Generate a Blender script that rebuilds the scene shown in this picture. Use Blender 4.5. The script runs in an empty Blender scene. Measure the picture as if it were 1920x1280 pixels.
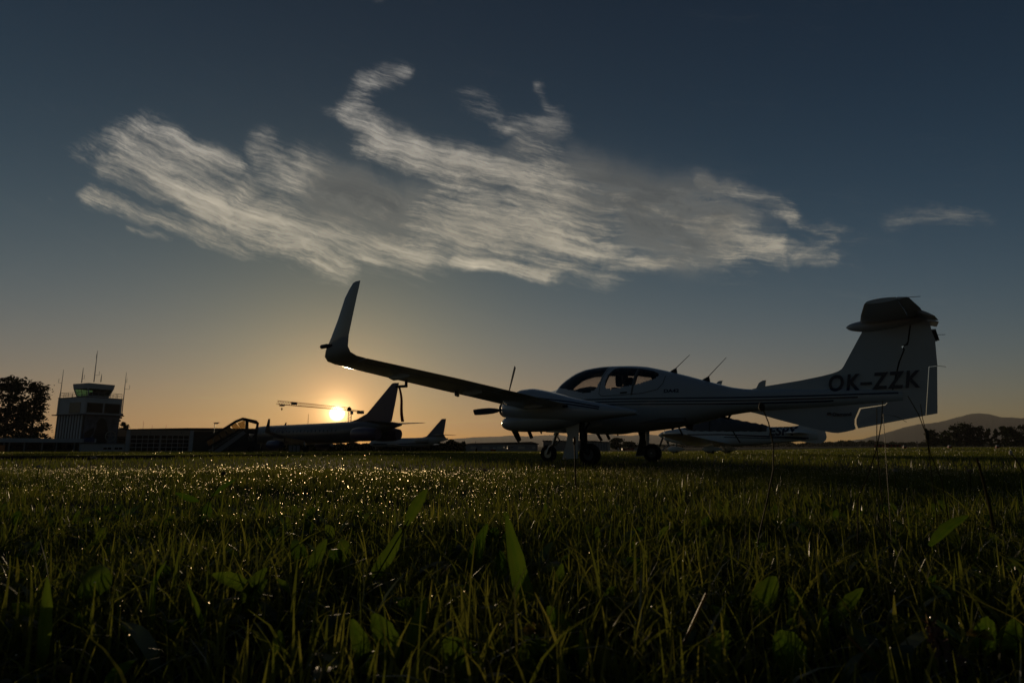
import bpy, bmesh, math, random
import numpy as np
from mathutils import Vector, Matrix, Euler

random.seed(7)
rng = np.random.default_rng(11)
scene = bpy.context.scene
COL = scene.collection
R = math.radians

# ------------------------------------------------------------------ camera
HAZE = 6.5e-5
FPX, CAM_H, CAM_P = 1131.0, 0.353, R(9.81)
cam_data = bpy.data.cameras.new('camera')
cam_data.sensor_width = 36.0
cam_data.lens = FPX / 1920 * 36.0
cam_data.clip_start = 0.02
cam_data.clip_end = 60000
cam_data.dof.use_dof = True
cam_data.dof.focus_distance = 5.5
cam_data.dof.aperture_fstop = 7.1
cam = bpy.data.objects.new('camera', cam_data)
cam.location = (0, 0, CAM_H)
cam.rotation_euler = (R(90) + CAM_P, 0, 0)
COL.objects.link(cam)
scene.camera = cam


def ray(px, py):
    """direction of the sight line through a photo pixel (1920 x 1280), with y = 1"""
    a, b = (px - 960) / FPX, (640 - py) / FPX
    c, n = math.cos(CAM_P), math.sin(CAM_P)
    y = c - b * n
    return a / y, (n + b * c) / y


def at(px, py, Y):
    x, z = ray(px, py)
    return Vector((x * Y, Y, CAM_H + z * Y))


# ------------------------------------------------------------------ sun and sky
sx, sz = ray(632, 775)
SUN_AZ = math.atan2(sx, 1.0)                       # from +Y towards +X
SUN_EL = math.atan2(sz, math.hypot(sx, 1.0))
SUN_DIR = Vector((math.sin(SUN_AZ) * math.cos(SUN_EL), math.cos(SUN_AZ) * math.cos(SUN_EL), math.sin(SUN_EL)))
sun_data = bpy.data.lights.new('sun', 'SUN')
sun_data.energy = 5.0
sun_data.angle = R(0.5)
sun_data.color = (1.0, 0.74, 0.44)
sun = bpy.data.objects.new('sun', sun_data)
sun.rotation_euler = SUN_DIR.to_track_quat('Z', 'Y').to_euler()
sun.location = (0, 0, 60)
COL.objects.link(sun)

scene.view_settings.view_transform = 'Standard'
scene.view_settings.look = 'None'
scene.view_settings.gamma = 1.0
scene.view_settings.use_curve_mapping = False
scene.view_settings.exposure = -1.74
scene.cycles.max_bounces = 8
scene.cycles.transparent_max_bounces = 24
scene.cycles.use_denoising = True
scene.cycles.sample_clamp_indirect = 4.0
scene.cycles.volume_bounces = 0

world = bpy.data.worlds.new('World')
scene.world = world
world.use_nodes = True
wn, wl = world.node_tree.nodes, world.node_tree.links
wn.clear()


class NG:
    """small helper for writing node maths"""
    def __init__(s, nodes, links): s.n, s.l = nodes, links

    def put(s, sock, v):
        if hasattr(v, 'is_output'): s.l.new(v, sock)
        else: sock.default_value = v

    def m(s, op, a, b=None, c=None, clamp=False):
        nd = s.n.new('ShaderNodeMath'); nd.operation = op; nd.use_clamp = clamp
        s.put(nd.inputs[0], a)
        if b is not None: s.put(nd.inputs[1], b)
        if c is not None: s.put(nd.inputs[2], c)
        return nd.outputs[0]

    def xyz(s, a, b, c):
        nd = s.n.new('ShaderNodeCombineXYZ')
        for k, v in enumerate((a, b, c)): s.put(nd.inputs[k], v)
        return nd.outputs[0]

    def dot(s, a, b):
        nd = s.n.new('ShaderNodeVectorMath'); nd.operation = 'DOT_PRODUCT'
        s.put(nd.inputs[0], a); s.put(nd.inputs[1], b)
        return nd.outputs['Value']

    def noise(s, vec, scale, detail=4, rough=.5, dist=0.0, color=False):
        nd = s.n.new('ShaderNodeTexNoise')
        s.put(nd.inputs['Vector'], vec)
        nd.inputs['Scale'].default_value = scale; nd.inputs['Detail'].default_value = detail
        nd.inputs['Roughness'].default_value = rough; nd.inputs['Distortion'].default_value = dist
        return nd.outputs['Color' if color else 'Fac']

    def smooth(s, v, lo, hi, a=0.0, b=1.0):
        nd = s.n.new('ShaderNodeMapRange'); nd.interpolation_type = 'SMOOTHSTEP'
        s.put(nd.inputs[0], v)
        for k, q in enumerate((lo, hi, a, b)): s.put(nd.inputs[k + 1], q)
        return nd.outputs[0]

    def mix(s, f, a, b, op='MIX'):
        nd = s.n.new('ShaderNodeMix'); nd.data_type = 'RGBA'; nd.blend_type = op; nd.clamp_factor = True
        s.put(nd.inputs[0], f); s.put(nd.inputs[6], a); s.put(nd.inputs[7], b)
        return nd.outputs[2]

g = NG(wn, wl)
sky = wn.new('ShaderNodeTexSky')
sky.sky_type = 'NISHITA'
sky.sun_disc = False
sky.sun_elevation = SUN_EL
sky.sun_rotation = SUN_AZ
sky.altitude = 400
sky.air_density = 1.0
sky.dust_density = 0.5
sky.ozone_density = 2.2
tc = wn.new('ShaderNodeTexCoord')
DIR = tc.outputs['Generated']
SKY_STRENGTH = 0.05

# the sun itself: a disc widened in the sky colour to its glare, with bright air round it
cosang = g.dot(DIR, tuple(SUN_DIR))
ang = g.m('MULTIPLY', g.m('ARCCOSINE', g.m('MINIMUM', cosang, 0.9999999)), 180 / math.pi)
disc = g.smooth(ang, 0.48, 0.76, 1.0, 0.0)
aure = g.m('EXPONENT', g.m('MULTIPLY', ang, -1 / 2.5))
aure2 = g.m('EXPONENT', g.m('MULTIPLY', ang, -1 / 6.0))


def rgb(*terms):
    """sum of colour * scalar terms"""
    ch = []
    for k in range(3):
        acc = 0.0
        for col, sc in terms: acc = g.m('MULTIPLY_ADD', sc, float(col[k]), acc)
        ch.append(acc)
    return g.xyz(*ch)


# a band of dusty air above the horizon, all the way round, and clearer air over it
sep = wn.new('ShaderNodeSeparateXYZ'); wl.new(DIR, sep.inputs[0])
elev = g.m('MAXIMUM', sep.outputs[2], 0.0)
toward = g.m('MULTIPLY_ADD', cosang, 0.5, 0.5)
tow = g.smooth(toward, 0.3, 0.85)
away = g.m('SUBTRACT', 1.0, toward)
tow2 = g.m('MULTIPLY', toward, toward); tow3 = g.m('MULTIPLY', tow2, toward)
band = g.m('EXPONENT', g.m('MULTIPLY', elev, -1 / 0.12))
rise = g.m('SUBTRACT', 1.0, band)
mid = g.m('MULTIPLY', g.m('EXPONENT', g.m('MULTIPLY', elev, -1 / 0.2)), rise)
mid2 = g.m('MULTIPLY', g.m('EXPONENT', g.m('MULTIPLY', elev, -1 / 0.4)), rise)
air = rgb(((25.4, 2.2, 0), g.m('MULTIPLY', band, tow3)), ((0, 6.0, 0), g.m('MULTIPLY', band, tow)), ((1.6, 1.2, 1.1), g.m('MULTIPLY', band, away)),
          ((0, 0, 13.5), g.m('MULTIPLY', mid, tow)), ((0, 13.6, 1.0), g.m('MULTIPLY', mid, tow2)), ((0, 0, 3.1), g.m('MULTIPLY', mid2, tow2)))
corona = g.m('EXPONENT', g.m('MULTIPLY', ang, -1 / 0.7))
glow = rgb(((300, 250, 150), disc), ((330, 225, 90), corona), ((41, 5.5, 4.2), aure), ((23, 19.5, 3.5), aure2))
clear = g.mix(1.0, g.mix(1.0, sky.outputs[0], air, 'ADD'), glow, 'ADD')

# cirrus: A = x / y, E = z / y on the north side of the sky
A = g.m('DIVIDE', sep.outputs[0], g.m('MAXIMUM', sep.outputs[1], 1e-3))
E_ = g.m('DIVIDE', sep.outputs[2], g.m('MAXIMUM', sep.outputs[1], 1e-3))
inside = g.m('MULTIPLY', g.m('GREATER_THAN', sep.outputs[1], 0.3),
             g.m('MULTIPLY', g.m('GREATER_THAN', E_, 0.01), g.m('LESS_THAN', E_, 0.95)))
P0 = g.xyz(g.m('MULTIPLY', A, 10.0), g.m('MULTIPLY', E_, 10.0), 0.0)
warp = wn.new('ShaderNodeVectorMath'); warp.operation = 'MULTIPLY_ADD'
wsub = wn.new('ShaderNodeVectorMath'); wsub.operation = 'SUBTRACT'
wl.new(g.noise(P0, 0.9, 6, .55, color=True), wsub.inputs[0]); wsub.inputs[1].default_value = (.5, .5, .5)
wl.new(wsub.outputs[0], warp.inputs[0]); warp.inputs[1].default_value = (1.3, .62, 0); wl.new(P0, warp.inputs[2])
PW = warp.outputs[0]


def strokes(lst):
    tot = None
    for x1, y1, x2, y2, w, s in lst:
        a = Vector((*ray(x1, y1), 0)) * 10; b = Vector((*ray(x2, y2), 0)) * 10
        ba = b - a; w = w / FPX * 8.2
        pa = wn.new('ShaderNodeVectorMath'); pa.operation = 'SUBTRACT'
        wl.new(PW, pa.inputs[0]); pa.inputs[1].default_value = a
        h = g.m('MULTIPLY', g.dot(pa.outputs[0], ba), 1 / ba.length_squared, clamp=True)
        mu = wn.new('ShaderNodeVectorMath'); mu.operation = 'SCALE'; mu.inputs[0].default_value = ba; wl.new(h, mu.inputs['Scale'])
        df = wn.new('ShaderNodeVectorMath'); df.operation = 'DISTANCE'
        wl.new(pa.outputs[0], df.inputs[0]); wl.new(mu.outputs[0], df.inputs[1])
        v = g.smooth(df.outputs['Value'], 0.0, w * 2.5, s, 0.0)
        tot = v if tot is None else g.m('SMOOTH_MAX', tot, v, 0.12)
    return tot


BODY = strokes([
    (140, 282, 300, 256, 24, .5), (250, 258, 420, 330, 44, .95), (240, 308, 480, 400, 52, 1), (160, 300, 260, 330, 26, .5), (400, 340, 640, 430, 42, 1),
    (175, 365, 420, 440, 24, .85), (400, 430, 640, 492, 36, .85), (480, 390, 800, 455, 60, 1),
    (492, 272, 560, 345, 32, .75), (560, 320, 740, 385, 42, .9),
    (745, 135, 690, 165, 24, .7), (690, 165, 652, 215, 27, .8), (652, 215, 730, 275, 30, .85), (700, 262, 900, 325, 38, 1),
    (870, 320, 1060, 350, 46, 1), (880, 180, 950, 240, 24, .55), (950, 240, 1040, 235, 30, .65), (1015, 170, 1042, 240, 18, .55),
    (1000, 285, 1120, 340, 44, .9), (820, 400, 1130, 440, 78, 1), (1000, 370, 1350, 430, 80, 1), (1300, 440, 1450, 465, 34, .95), (1450, 465, 1562, 486, 24, .6),
    (1320, 340, 1480, 400, 24, .75), (1480, 415, 1560, 450, 20, .65), (560, 490, 640, 507, 13, .7), (680, 475, 790, 492, 14, .8),
    (860, 480, 1020, 508, 22, .9), (1040, 492, 1320, 492, 20, .85),
    (1670, 412, 1840, 408, 24, .36), (1590, 455, 1680, 455, 16, .34), (230, 426, 305, 441, 9, .5), (112, 272, 165, 298, 11, .5),
    (80, 370, 112, 378, 8, .45), (700, 2, 720, 2, 8, .4)])
DARK = strokes([(620, 358, 745, 385, 62, 1), (1130, 345, 1340, 385, 80, 1), (1190, 400, 1290, 470, 60, 1), (1340, 390, 1420, 410, 30, .6), (960, 300, 1020, 250, 30, .4)])
# the streaks follow gently curving stream lines, steeper on the left
sw = wn.new('ShaderNodeVectorMath'); sw.operation = 'MULTIPLY_ADD'
wl.new(wsub.outputs[0], sw.inputs[0]); sw.inputs[1].default_value = (.5, .34, 0); wl.new(P0, sw.inputs[2])
sx2 = wn.new('ShaderNodeSeparateXYZ'); wl.new(sw.outputs[0], sx2.inputs[0])
fl_u = sx2.outputs[0]
fl_v = g.m('ADD', sx2.outputs[1], g.m('MULTIPLY_ADD', g.m('MULTIPLY', fl_u, fl_u), -.017, g.m('MULTIPLY', fl_u, .243)))
streak = g.noise(g.xyz(g.m('MULTIPLY', fl_u, 0.30), g.m('MULTIPLY', fl_v, 2.2), 3.1), 1.0, 8, .58, .5)
fib = g.noise(g.xyz(g.m('MULTIPLY', fl_u, 1.0), g.m('MULTIPLY', fl_v, 14.0), 1.7), 1.0, 8, .68, .5)
puff = g.noise(g.xyz(g.m('MULTIPLY', fl_u, 0.8), g.m('MULTIPLY', fl_v, 1.5), 7.7), 1.0, 8, .62, .3)
ripple = g.noise(g.xyz(g.m('MULTIPLY', fl_u, 8.0), g.m('MULTIPLY', fl_v, 26.0), 4.4), 1.0, 3, .55)
rip_on = g.smooth(g.noise(P0, 0.6, 3, .5), .42, .62)
dens = g.m('MULTIPLY_ADD', BODY, 1.25, g.m('MULTIPLY_ADD', streak, 2.3, -1.27))
dens = g.m('ADD', dens, g.m('MULTIPLY_ADD', fib, 1.2, -.6))
dens = g.m('ADD', dens, g.m('MULTIPLY_ADD', puff, 1.5, -.75))
dens = g.m('ADD', dens, g.m('MULTIPLY', g.m('MULTIPLY_ADD', ripple, .9, -.45), rip_on))
gate = g.smooth(BODY, 0.0, 0.75)
thick = g.m('MULTIPLY', DARK, g.m('MULTIPLY', g.smooth(puff, .25, .58), g.m('MULTIPLY_ADD', fib, 1.0, .5, clamp=True)))
wisp = g.noise(g.xyz(g.m('MULTIPLY', fl_u, 1.6), g.m('MULTIPLY', fl_v, 4.5), 9.1), 1.0, 9, .68, .6)
dens = g.m('ADD', dens, g.m('MULTIPLY_ADD', wisp, 1.5, -.80))
D = g.m('MULTIPLY', g.m('POWER', g.m('MAXIMUM', g.smooth(dens, -0.1, 1.95), g.m('MULTIPLY', thick, .72)), 1.15), gate)
low = g.smooth(E_, 0.28, 0.68, 1.0, 0.0)
lit = g.mix(low, (22, 21, 19.4, 1), (36, 31.5, 23.5, 1))
sheen = g.m('MULTIPLY_ADD', fib, .7, g.m('MULTIPLY_ADD', streak, 1.1, .12))
lit2 = wn.new('ShaderNodeVectorMath'); lit2.operation = 'SCALE'; wl.new(lit, lit2.inputs[0]); wl.new(sheen, lit2.inputs['Scale'])
ccol = g.mix(g.m('MULTIPLY', thick, .92), lit2.outputs[0], (5.2, 5.5, 5.4, 1))
clouded = g.mix(g.m('MULTIPLY', D, 0.92), clear, ccol)
# thin veils low over the sun side
veil = g.noise(g.xyz(g.m('MULTIPLY', A, 3.2), g.m('MULTIPLY', E_, 42.0), 5.0), 1.0, 4, .55)
veil = g.m('MULTIPLY', g.smooth(veil, .55, .75), g.m('MULTIPLY', g.smooth(E_, .02, .05), g.smooth(E_, .07, .11, 1.0, 0.0)))
clouded = g.mix(g.m('MULTIPLY', g.m('MULTIPLY', veil, g.m('POWER', toward, 20.0)), .35), clouded, (60, 38, 15, 1))

bg1 = wn.new('ShaderNodeBackground'); bg1.inputs['Strength'].default_value = SKY_STRENGTH
bg2 = wn.new('ShaderNodeBackground'); bg2.inputs['Strength'].default_value = SKY_STRENGTH
wl.new(clear, bg1.inputs['Color']); wl.new(clouded, bg2.inputs['Color'])
ms = wn.new('ShaderNodeMixShader')
wl.new(inside, ms.inputs[0]); wl.new(bg1.outputs[0], ms.inputs[1]); wl.new(bg2.outputs[0], ms.inputs[2])
wo = wn.new('ShaderNodeOutputWorld')
wl.new(ms.outputs[0], wo.inputs['Surface'])

# ------------------------------------------------------------------ helpers
def lnk(o, parent=None):
    COL.objects.link(o)
    if parent is not None: o.parent = parent
    return o


def tag(o, label=None, cat=None, group=None, kind=None):
    if label: o['label'] = label
    if cat: o['category'] = cat
    if group: o['group'] = group
    if kind: o['kind'] = kind
    return o


def empty(name, loc, rz=0.0):
    o = bpy.data.objects.new(name, None)
    o.location = loc; o.rotation_euler = (0, 0, rz); o.empty_display_size = .2
    return lnk(o)


class MB:
    """collects vertices and faces for one mesh object"""
    def __init__(s): s.v, s.f = [], []

    def add(s, vs, fs):
        b = len(s.v); s.v += [tuple(v) for v in vs]; s.f += [tuple(b + i for i in f) for f in fs]; return s

    def box(s, lo, hi, M=None):
        (x0, y0, z0), (x1, y1, z1) = lo, hi
        vs = [Vector(p) for p in ((x0, y0, z0), (x1, y0, z0), (x1, y1, z0), (x0, y1, z0), (x0, y0, z1), (x1, y0, z1), (x1, y1, z1), (x0, y1, z1))]
        if M is not None: vs = [M @ v for v in vs]
        return s.add(vs, [(0, 3, 2, 1), (4, 5, 6, 7), (0, 1, 5, 4), (1, 2, 6, 5), (2, 3, 7, 6), (3, 0, 4, 7)])

    def rings(s, rings, closed=True, caps=True):
        n = len(rings[0]); vs = [p for r in rings for p in r]; fs = []
        for i in range(len(rings) - 1):
            for j in range(n if closed else n - 1):
                k = (j + 1) % n
                fs.append((i * n + j, i * n + k, (i + 1) * n + k, (i + 1) * n + j))
        if caps and closed:
            fs.append(tuple(range(n - 1, -1, -1))); fs.append(tuple((len(rings) - 1) * n + j for j in range(n)))
        return s.add(vs, fs)

    def tube(s, pts, rad, n=8):
        pts = [Vector(p) for p in pts]
        if not hasattr(rad, '__len__'): rad = [rad] * len(pts)
        rings = []; up = None
        for i, p in enumerate(pts):
            t = (pts[min(i + 1, len(pts) - 1)] - pts[max(i - 1, 0)]).normalized()
            if up is None: up = Vector((0, 0, 1)) if abs(t.z) < .9 else Vector((1, 0, 0))
            a = t.cross(up).normalized(); b = a.cross(t).normalized(); up = b
            rings.append([p + (a * math.cos(q) + b * math.sin(q)) * rad[i] for q in (2 * math.pi * k / n for k in range(n))])
        return s.rings(rings)

    def disc_wheel(s, c, axis, r, w, n=28, rim=.0):
        """lathed tyre / rim profile about an axis"""
        c, axis = Vector(c), Vector(axis).normalized()
        a = axis.orthogonal().normalized(); b = axis.cross(a)
        prof = [(-.5, .55), (-.5, .82), (-.38, .96), (-.15, 1), (.15, 1), (.38, .96), (.5, .82), (.5, .55)] if not rim else [(-.42, 0.02), (-.42, .5), (-.30, .56), (.30, .56), (.42, .5), (.42, 0.02)]
        rings = [[c + axis * (u * w) + (a * math.cos(2 * math.pi * k / n) + b * math.sin(2 * math.pi * k / n)) * (q * r) for k in range(n)] for u, q in prof]
        return s.rings(rings, caps=bool(rim))

    def prism(s, poly, axis_vec, M=None):
        """poly: list of 3D points (planar), extruded by axis_vec"""
        a = [Vector(p) for p in poly]; b = [p + Vector(axis_vec) for p in a]; n = len(a)
        if M is not None: a = [M @ p for p in a]; b = [M @ p for p in b]
        return s.add(a + b, [tuple(range(n - 1, -1, -1)), tuple(range(n, 2 * n))] + [(i, (i + 1) % n, n + (i + 1) % n, n + i) for i in range(n)])

    def build(s, name, mat, parent=None, smooth=False, weld=False):
        me = bpy.data.meshes.new(name)
        me.from_pydata(s.v, [], s.f); me.update()
        bm = bmesh.new(); bm.from_mesh(me)
        if weld: bmesh.ops.remove_doubles(bm, verts=bm.verts, dist=1e-5)
        bmesh.ops.recalc_face_normals(bm, faces=bm.faces); bm.to_mesh(me); bm.free()
        if smooth:
            me.polygons.foreach_set('use_smooth', [True] * len(me.polygons))
            try: me.set_sharp_from_angle(angle=R(38))
            except Exception: pass
        if mat is not None: me.materials.append(mat)
        o = bpy.data.objects.new(name, me)
        return lnk(o, parent)


def np_mesh(name, V, F, mat, parent=None, attr=None, smooth=False, k=4):
    """fast mesh from numpy arrays; F is (n, k)"""
    me = bpy.data.meshes.new(name)
    V = np.asarray(V, np.float32); F = np.asarray(F, np.int32); k = F.shape[1]
    me.vertices.add(len(V)); me.vertices.foreach_set('co', V.ravel())
    me.loops.add(F.size); me.loops.foreach_set('vertex_index', F.ravel())
    me.polygons.add(len(F)); me.polygons.foreach_set('loop_start', np.arange(0, F.size, k, dtype=np.int32))
    me.polygons.foreach_set('loop_total', np.full(len(F), k, np.int32))
    if smooth: me.polygons.foreach_set('use_smooth', np.ones(len(F), bool))
    me.update(calc_edges=True)
    if attr is not None:
        a = me.attributes.new('tint', 'FLOAT', 'POINT'); a.data.foreach_set('value', np.asarray(attr, np.float32))
    if mat is not None: me.materials.append(mat)
    return lnk(bpy.data.objects.new(name, me), parent)


MATS = {}


def mat(name, col, rough=.5, metal=0.0, spec=.5, coat=0.0, noise=0.0, nscale=3.0, bump=0.0, bscale=40.0, dirt=None):
    """principled material; noise varies the paint colour a little, bump gives fine relief"""
    if name in MATS: return MATS[name]
    m = bpy.data.materials.new(name); m.use_nodes = True
    nt = m.node_tree; b = nt.nodes['Principled BSDF']; q = NG(nt.nodes, nt.links)
    b.inputs['Roughness'].default_value = rough; b.inputs['Metallic'].default_value = metal
    b.inputs['Specular IOR Level'].default_value = spec; b.inputs['Coat Weight'].default_value = coat
    b.inputs['Base Color'].default_value = (*col, 1)
    if noise or bump:
        t = nt.nodes.new('ShaderNodeTexCoord')
    if noise:
        n = q.noise(t.outputs['Object'], nscale, 6, .6)
        d = dirt or tuple(c * .55 for c in col)
        nt.links.new(q.mix(q.smooth(n, .35, .75, 0, noise), (*col, 1), (*d, 1)), b.inputs['Base Color'])
        nt.links.new(q.m('MULTIPLY_ADD', n, .25, max(rough - .12, .02)), b.inputs['Roughness'])
    if bump:
        bp = nt.nodes.new('ShaderNodeBump'); bp.inputs['Strength'].default_value = bump; bp.inputs['Distance'].default_value = .02
        nt.links.new(q.noise(t.outputs['Object'], bscale, 5, .6), bp.inputs['Height']); nt.links.new(bp.outputs[0], b.inputs['Normal'])
    MATS[name] = m
    return m


def glass(name, tint=(.5, .52, .52), gloss=.12):
    if name in MATS: return MATS[name]
    m = bpy.data.materials.new(name); m.use_nodes = True; nt = m.node_tree; nt.nodes.clear()
    tr = nt.nodes.new('ShaderNodeBsdfTransparent'); tr.inputs[0].default_value = (*tint, 1)
    gl = nt.nodes.new('ShaderNodeBsdfGlossy'); gl.inputs['Roughness'].default_value = .04; gl.inputs[0].default_value = (1, 1, 1, 1)
    fr = nt.nodes.new('ShaderNodeFresnel'); fr.inputs[0].default_value = 1.45
    mx = nt.nodes.new('ShaderNodeMixShader'); out = nt.nodes.new('ShaderNodeOutputMaterial')
    mm = nt.nodes.new('ShaderNodeMath'); mm.operation = 'ADD'; mm.use_clamp = True; mm.inputs[1].default_value = gloss * .25
    nt.links.new(fr.outputs[0], mm.inputs[0]); nt.links.new(mm.outputs[0], mx.inputs[0])
    nt.links.new(tr.outputs[0], mx.inputs[1]); nt.links.new(gl.outputs[0], mx.inputs[2]); nt.links.new(mx.outputs[0], out.inputs[0])
    MATS[name] = m
    return m


def text_mesh(body, size, bold=0.0, shear=0.0, spacing=1.0, depth=0.0):
    """flat lettering from the built-in font; returns a mesh in its own XY plane, origin at the left baseline"""
    cu = bpy.data.curves.new('lettering', 'FONT'); cu.body = body; cu.size = size; cu.shear = shear
    cu.offset = bold; cu.space_character = spacing; cu.extrude = depth
    o = bpy.data.objects.new('lettering', cu); COL.objects.link(o)
    dg = bpy.context.evaluated_depsgraph_get(); dg.update()
    me = bpy.data.meshes.new_from_object(o.evaluated_get(dg))
    bpy.data.objects.remove(o); bpy.data.curves.remove(cu)
    bm = bmesh.new(); bm.from_mesh(me)              # slice the letters so that they can follow a curved skin
    ys = [v.co.y for v in bm.verts]; y0, y1 = min(ys), max(ys)
    for k in range(1, 8):
        bmesh.ops.bisect_plane(bm, geom=bm.verts[:] + bm.edges[:] + bm.faces[:], plane_co=(0, y0 + (y1 - y0) * k / 8, 0), plane_no=(0, 1, 0))
    bm.to_mesh(me); bm.free()
    return me

# ------------------------------------------------------------------ ground, taxiway, hills
def sstep(a, b, x):
    t = np.clip((np.asarray(x, float) - a) / (b - a), 0, 1); return t * t * (3 - 2 * t)


def ground_z(x, y):
    """the airfield falls away very gently to the north west"""
    x = np.asarray(x, float); y = np.asarray(y, float)
    az = x / np.maximum(y, 1.0)
    west = 1 - sstep(.18, .72, az)
    drop = np.clip(y - 26, 0, 170) * 0.0085 * west
    return -drop


def gz(x, y): return float(ground_z(x, y))


ang_ = np.radians(np.linspace(-100, 100, 161)); rad_ = np.concatenate([[0.0], np.geomspace(.4, 9000, 120)])
AA, RR = np.meshgrid(ang_, rad_)
GX, GY = RR * np.sin(AA), RR * np.cos(AA)
GZ = ground_z(GX, GY)
V = np.stack([GX, GY, GZ], -1).reshape(-1, 3); n = len(ang_)
F = [(i * n + j, i * n + j + 1, (i + 1) * n + j + 1, (i + 1) * n + j) for i in range(len(rad_) - 1) for j in range(n - 1)]
m_soil = bpy.data.materials.new('turf'); m_soil.use_nodes = True
q = NG(m_soil.node_tree.nodes, m_soil.node_tree.links); b = q.n['Principled BSDF']
t = q.n.new('ShaderNodeTexCoord')
n1 = q.noise(t.outputs['Object'], .35, 6, .65); n2 = q.noise(t.outputs['Object'], 14.0, 5, .7)
c1 = q.mix(q.smooth(n1, .35, .68), (.030, .040, .012, 1), (.062, .068, .020, 1))
q.l.new(q.mix(q.smooth(n2, .3, .75), (.016, .018, .008, 1), c1), b.inputs['Base Color'])
b.inputs['Roughness'].default_value = .9; b.inputs['Specular IOR Level'].default_value = .1
bp = q.n.new('ShaderNodeBump'); bp.inputs['Strength'].default_value = .9; bp.inputs['Distance'].default_value = .12
q.l.new(n2, bp.inputs['Height']); q.l.new(bp.outputs[0], b.inputs['Normal'])
ground = np_mesh('ground', V, np.array(F)[:, ::-1], m_soil, smooth=True)
tag(ground, kind='structure')


def ridge(name, pts, Y, depth, m, rough=1.0, seed=0):
    """a range of hills: photo outline (px, py) at distance Y, rising from the plain and falling away behind"""
    r = np.random.default_rng(seed)
    pts = sorted(pts); xs = np.array([p[0] for p in pts], float); ys = np.array([p[1] for p in pts], float)
    px = np.linspace(xs[0], xs[-1], 260); py = np.interp(px, xs, ys)
    wob = sum(np.sin(px / w + r.uniform(0, 6)) * a for w, a in ((23, .5), (11, .35), (5, .22), (2.3, .14))) * rough
    top = np.array([at(a, b_ + c_, Y) for a, b_, c_ in zip(px, py, wob)])
    rows = []
    for f, k in ((-.55, 0.0), (-.4, .16), (-.25, .45), (-.1, .8), (0, 1.0), (.15, .93), (.5, .5), (1.0, 0.0)):
        w = top.copy(); w[:, 1] += f * depth + (r.normal(0, depth * .015, len(px)) if k not in (0, 1) else 0)
        w[:, 0] *= w[:, 1] / Y
        w[:, 2] = -8 + (top[:, 2] + 8) * k * (1 + (r.normal(0, .03, len(px)) if k not in (0, 1) else 0)); rows.append(w)
    W = np.array(rows); n = len(px)
    F = [(i * n + j, i * n + j + 1, (i + 1) * n + j + 1, (i + 1) * n + j) for i in range(len(rows) - 1) for j in range(n - 1)]
    o = np_mesh(name, W.reshape(-1, 3), np.array(F)[:, ::-1], m, smooth=True)
    return tag(o, kind='structure')


m_hill = mat('wooded_hill', (.045, .06, .028), rough=.95, spec=.1, noise=.6, nscale=.004)
ridge('hills', [(1420, 836), (1500, 832), (1560, 829), (1620, 822), (1680, 806), (1720, 795), (1760, 791), (1790, 783), (1815, 777), (1835, 775), (1860, 777),
                (1880, 782), (1900, 782), (1915, 784), (1940, 778), (1990, 772), (2060, 778), (2150, 790), (2300, 800)], 5200, 1500, m_hill, 1.0, 3)
ridge('distant_hills', [(700, 832), (760, 828), (830, 824), (870, 821), (900, 819), (940, 817), (960, 816), (985, 818), (1020, 816), (1050, 815), (1065, 817), (1085, 813),
                        (1105, 814), (1130, 811), (1150, 815), (1180, 817), (1210, 813), (1230, 815), (1260, 822), (1310, 826), (1360, 828), (1420, 830), (1480, 834)],
      8200, 1500, m_hill, .6, 5)

# ------------------------------------------------------------------ haze
hz = MB().box((-11000, -60, -12), (11000, 10500, 345)).build('haze', None)
m_h = bpy.data.materials.new('haze'); m_h.use_nodes = True; m_h.node_tree.nodes.clear()
pv = m_h.node_tree.nodes.new('ShaderNodeVolumePrincipled'); ho = m_h.node_tree.nodes.new('ShaderNodeOutputMaterial')
pv.inputs['Color'].default_value = (.90, .89, .91, 1); pv.inputs['Density'].default_value = HAZE
pv.inputs['Anisotropy'].default_value = .35
m_h.node_tree.links.new(pv.outputs[0], ho.inputs['Volume'])
hz.data.materials.append(m_h)
tag(hz, kind='stuff')

# ------------------------------------------------------------------ taxiway west of the grass
m_asph = mat('asphalt', (.035, .035, .035), rough=1.0, spec=.0, noise=.5, nscale=.6, bump=.4, bscale=30)
L_near, L_far = [(-60, 866), (0, 863.5), (250, 861), (450, 857.5), (640, 854), (800, 851.8), (1000, 849.8), (1250, 848.8)], [(-60, 857), (0, 856), (250, 854.6), (450, 853), (640, 851.2), (800, 850.2), (1000, 849.0), (1250, 848.3)]


def on_ground(px, py):
    x, z = ray(px, py); Y = CAM_H / -z
    for _ in range(30): Y = (CAM_H - gz(x * Y, Y)) / -z * .5 + Y * .5
    return Vector((x * Y, Y, gz(x * Y, Y)))


def sheet(name, near, far, lift, m, k=24):
    A_ = [on_ground(*p) for p in near]; B_ = [on_ground(*p) for p in far]; rows = []
    for a, b_, a2, b2 in zip(A_, B_, A_[1:], B_[1:]):
        for i in range(k):
            u = i / k; rows.append((a.lerp(a2, u), b_.lerp(b2, u)))
    rows.append((A_[-1], B_[-1])); n = 7; R_ = []
    for p, q_ in rows:
        line = [p.lerp(q_, j / (n - 1)) for j in range(n)]
        R_.append([Vector((v.x, v.y, gz(v.x, v.y) + lift)) for v in line])
    return tag(MB().rings(R_, closed=False, caps=False).build(name, m, smooth=True), kind='structure')


sheet('taxiway', L_near, L_far, .02, m_asph)

# ------------------------------------------------------------------ trees
LEAF_D = {}


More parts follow.
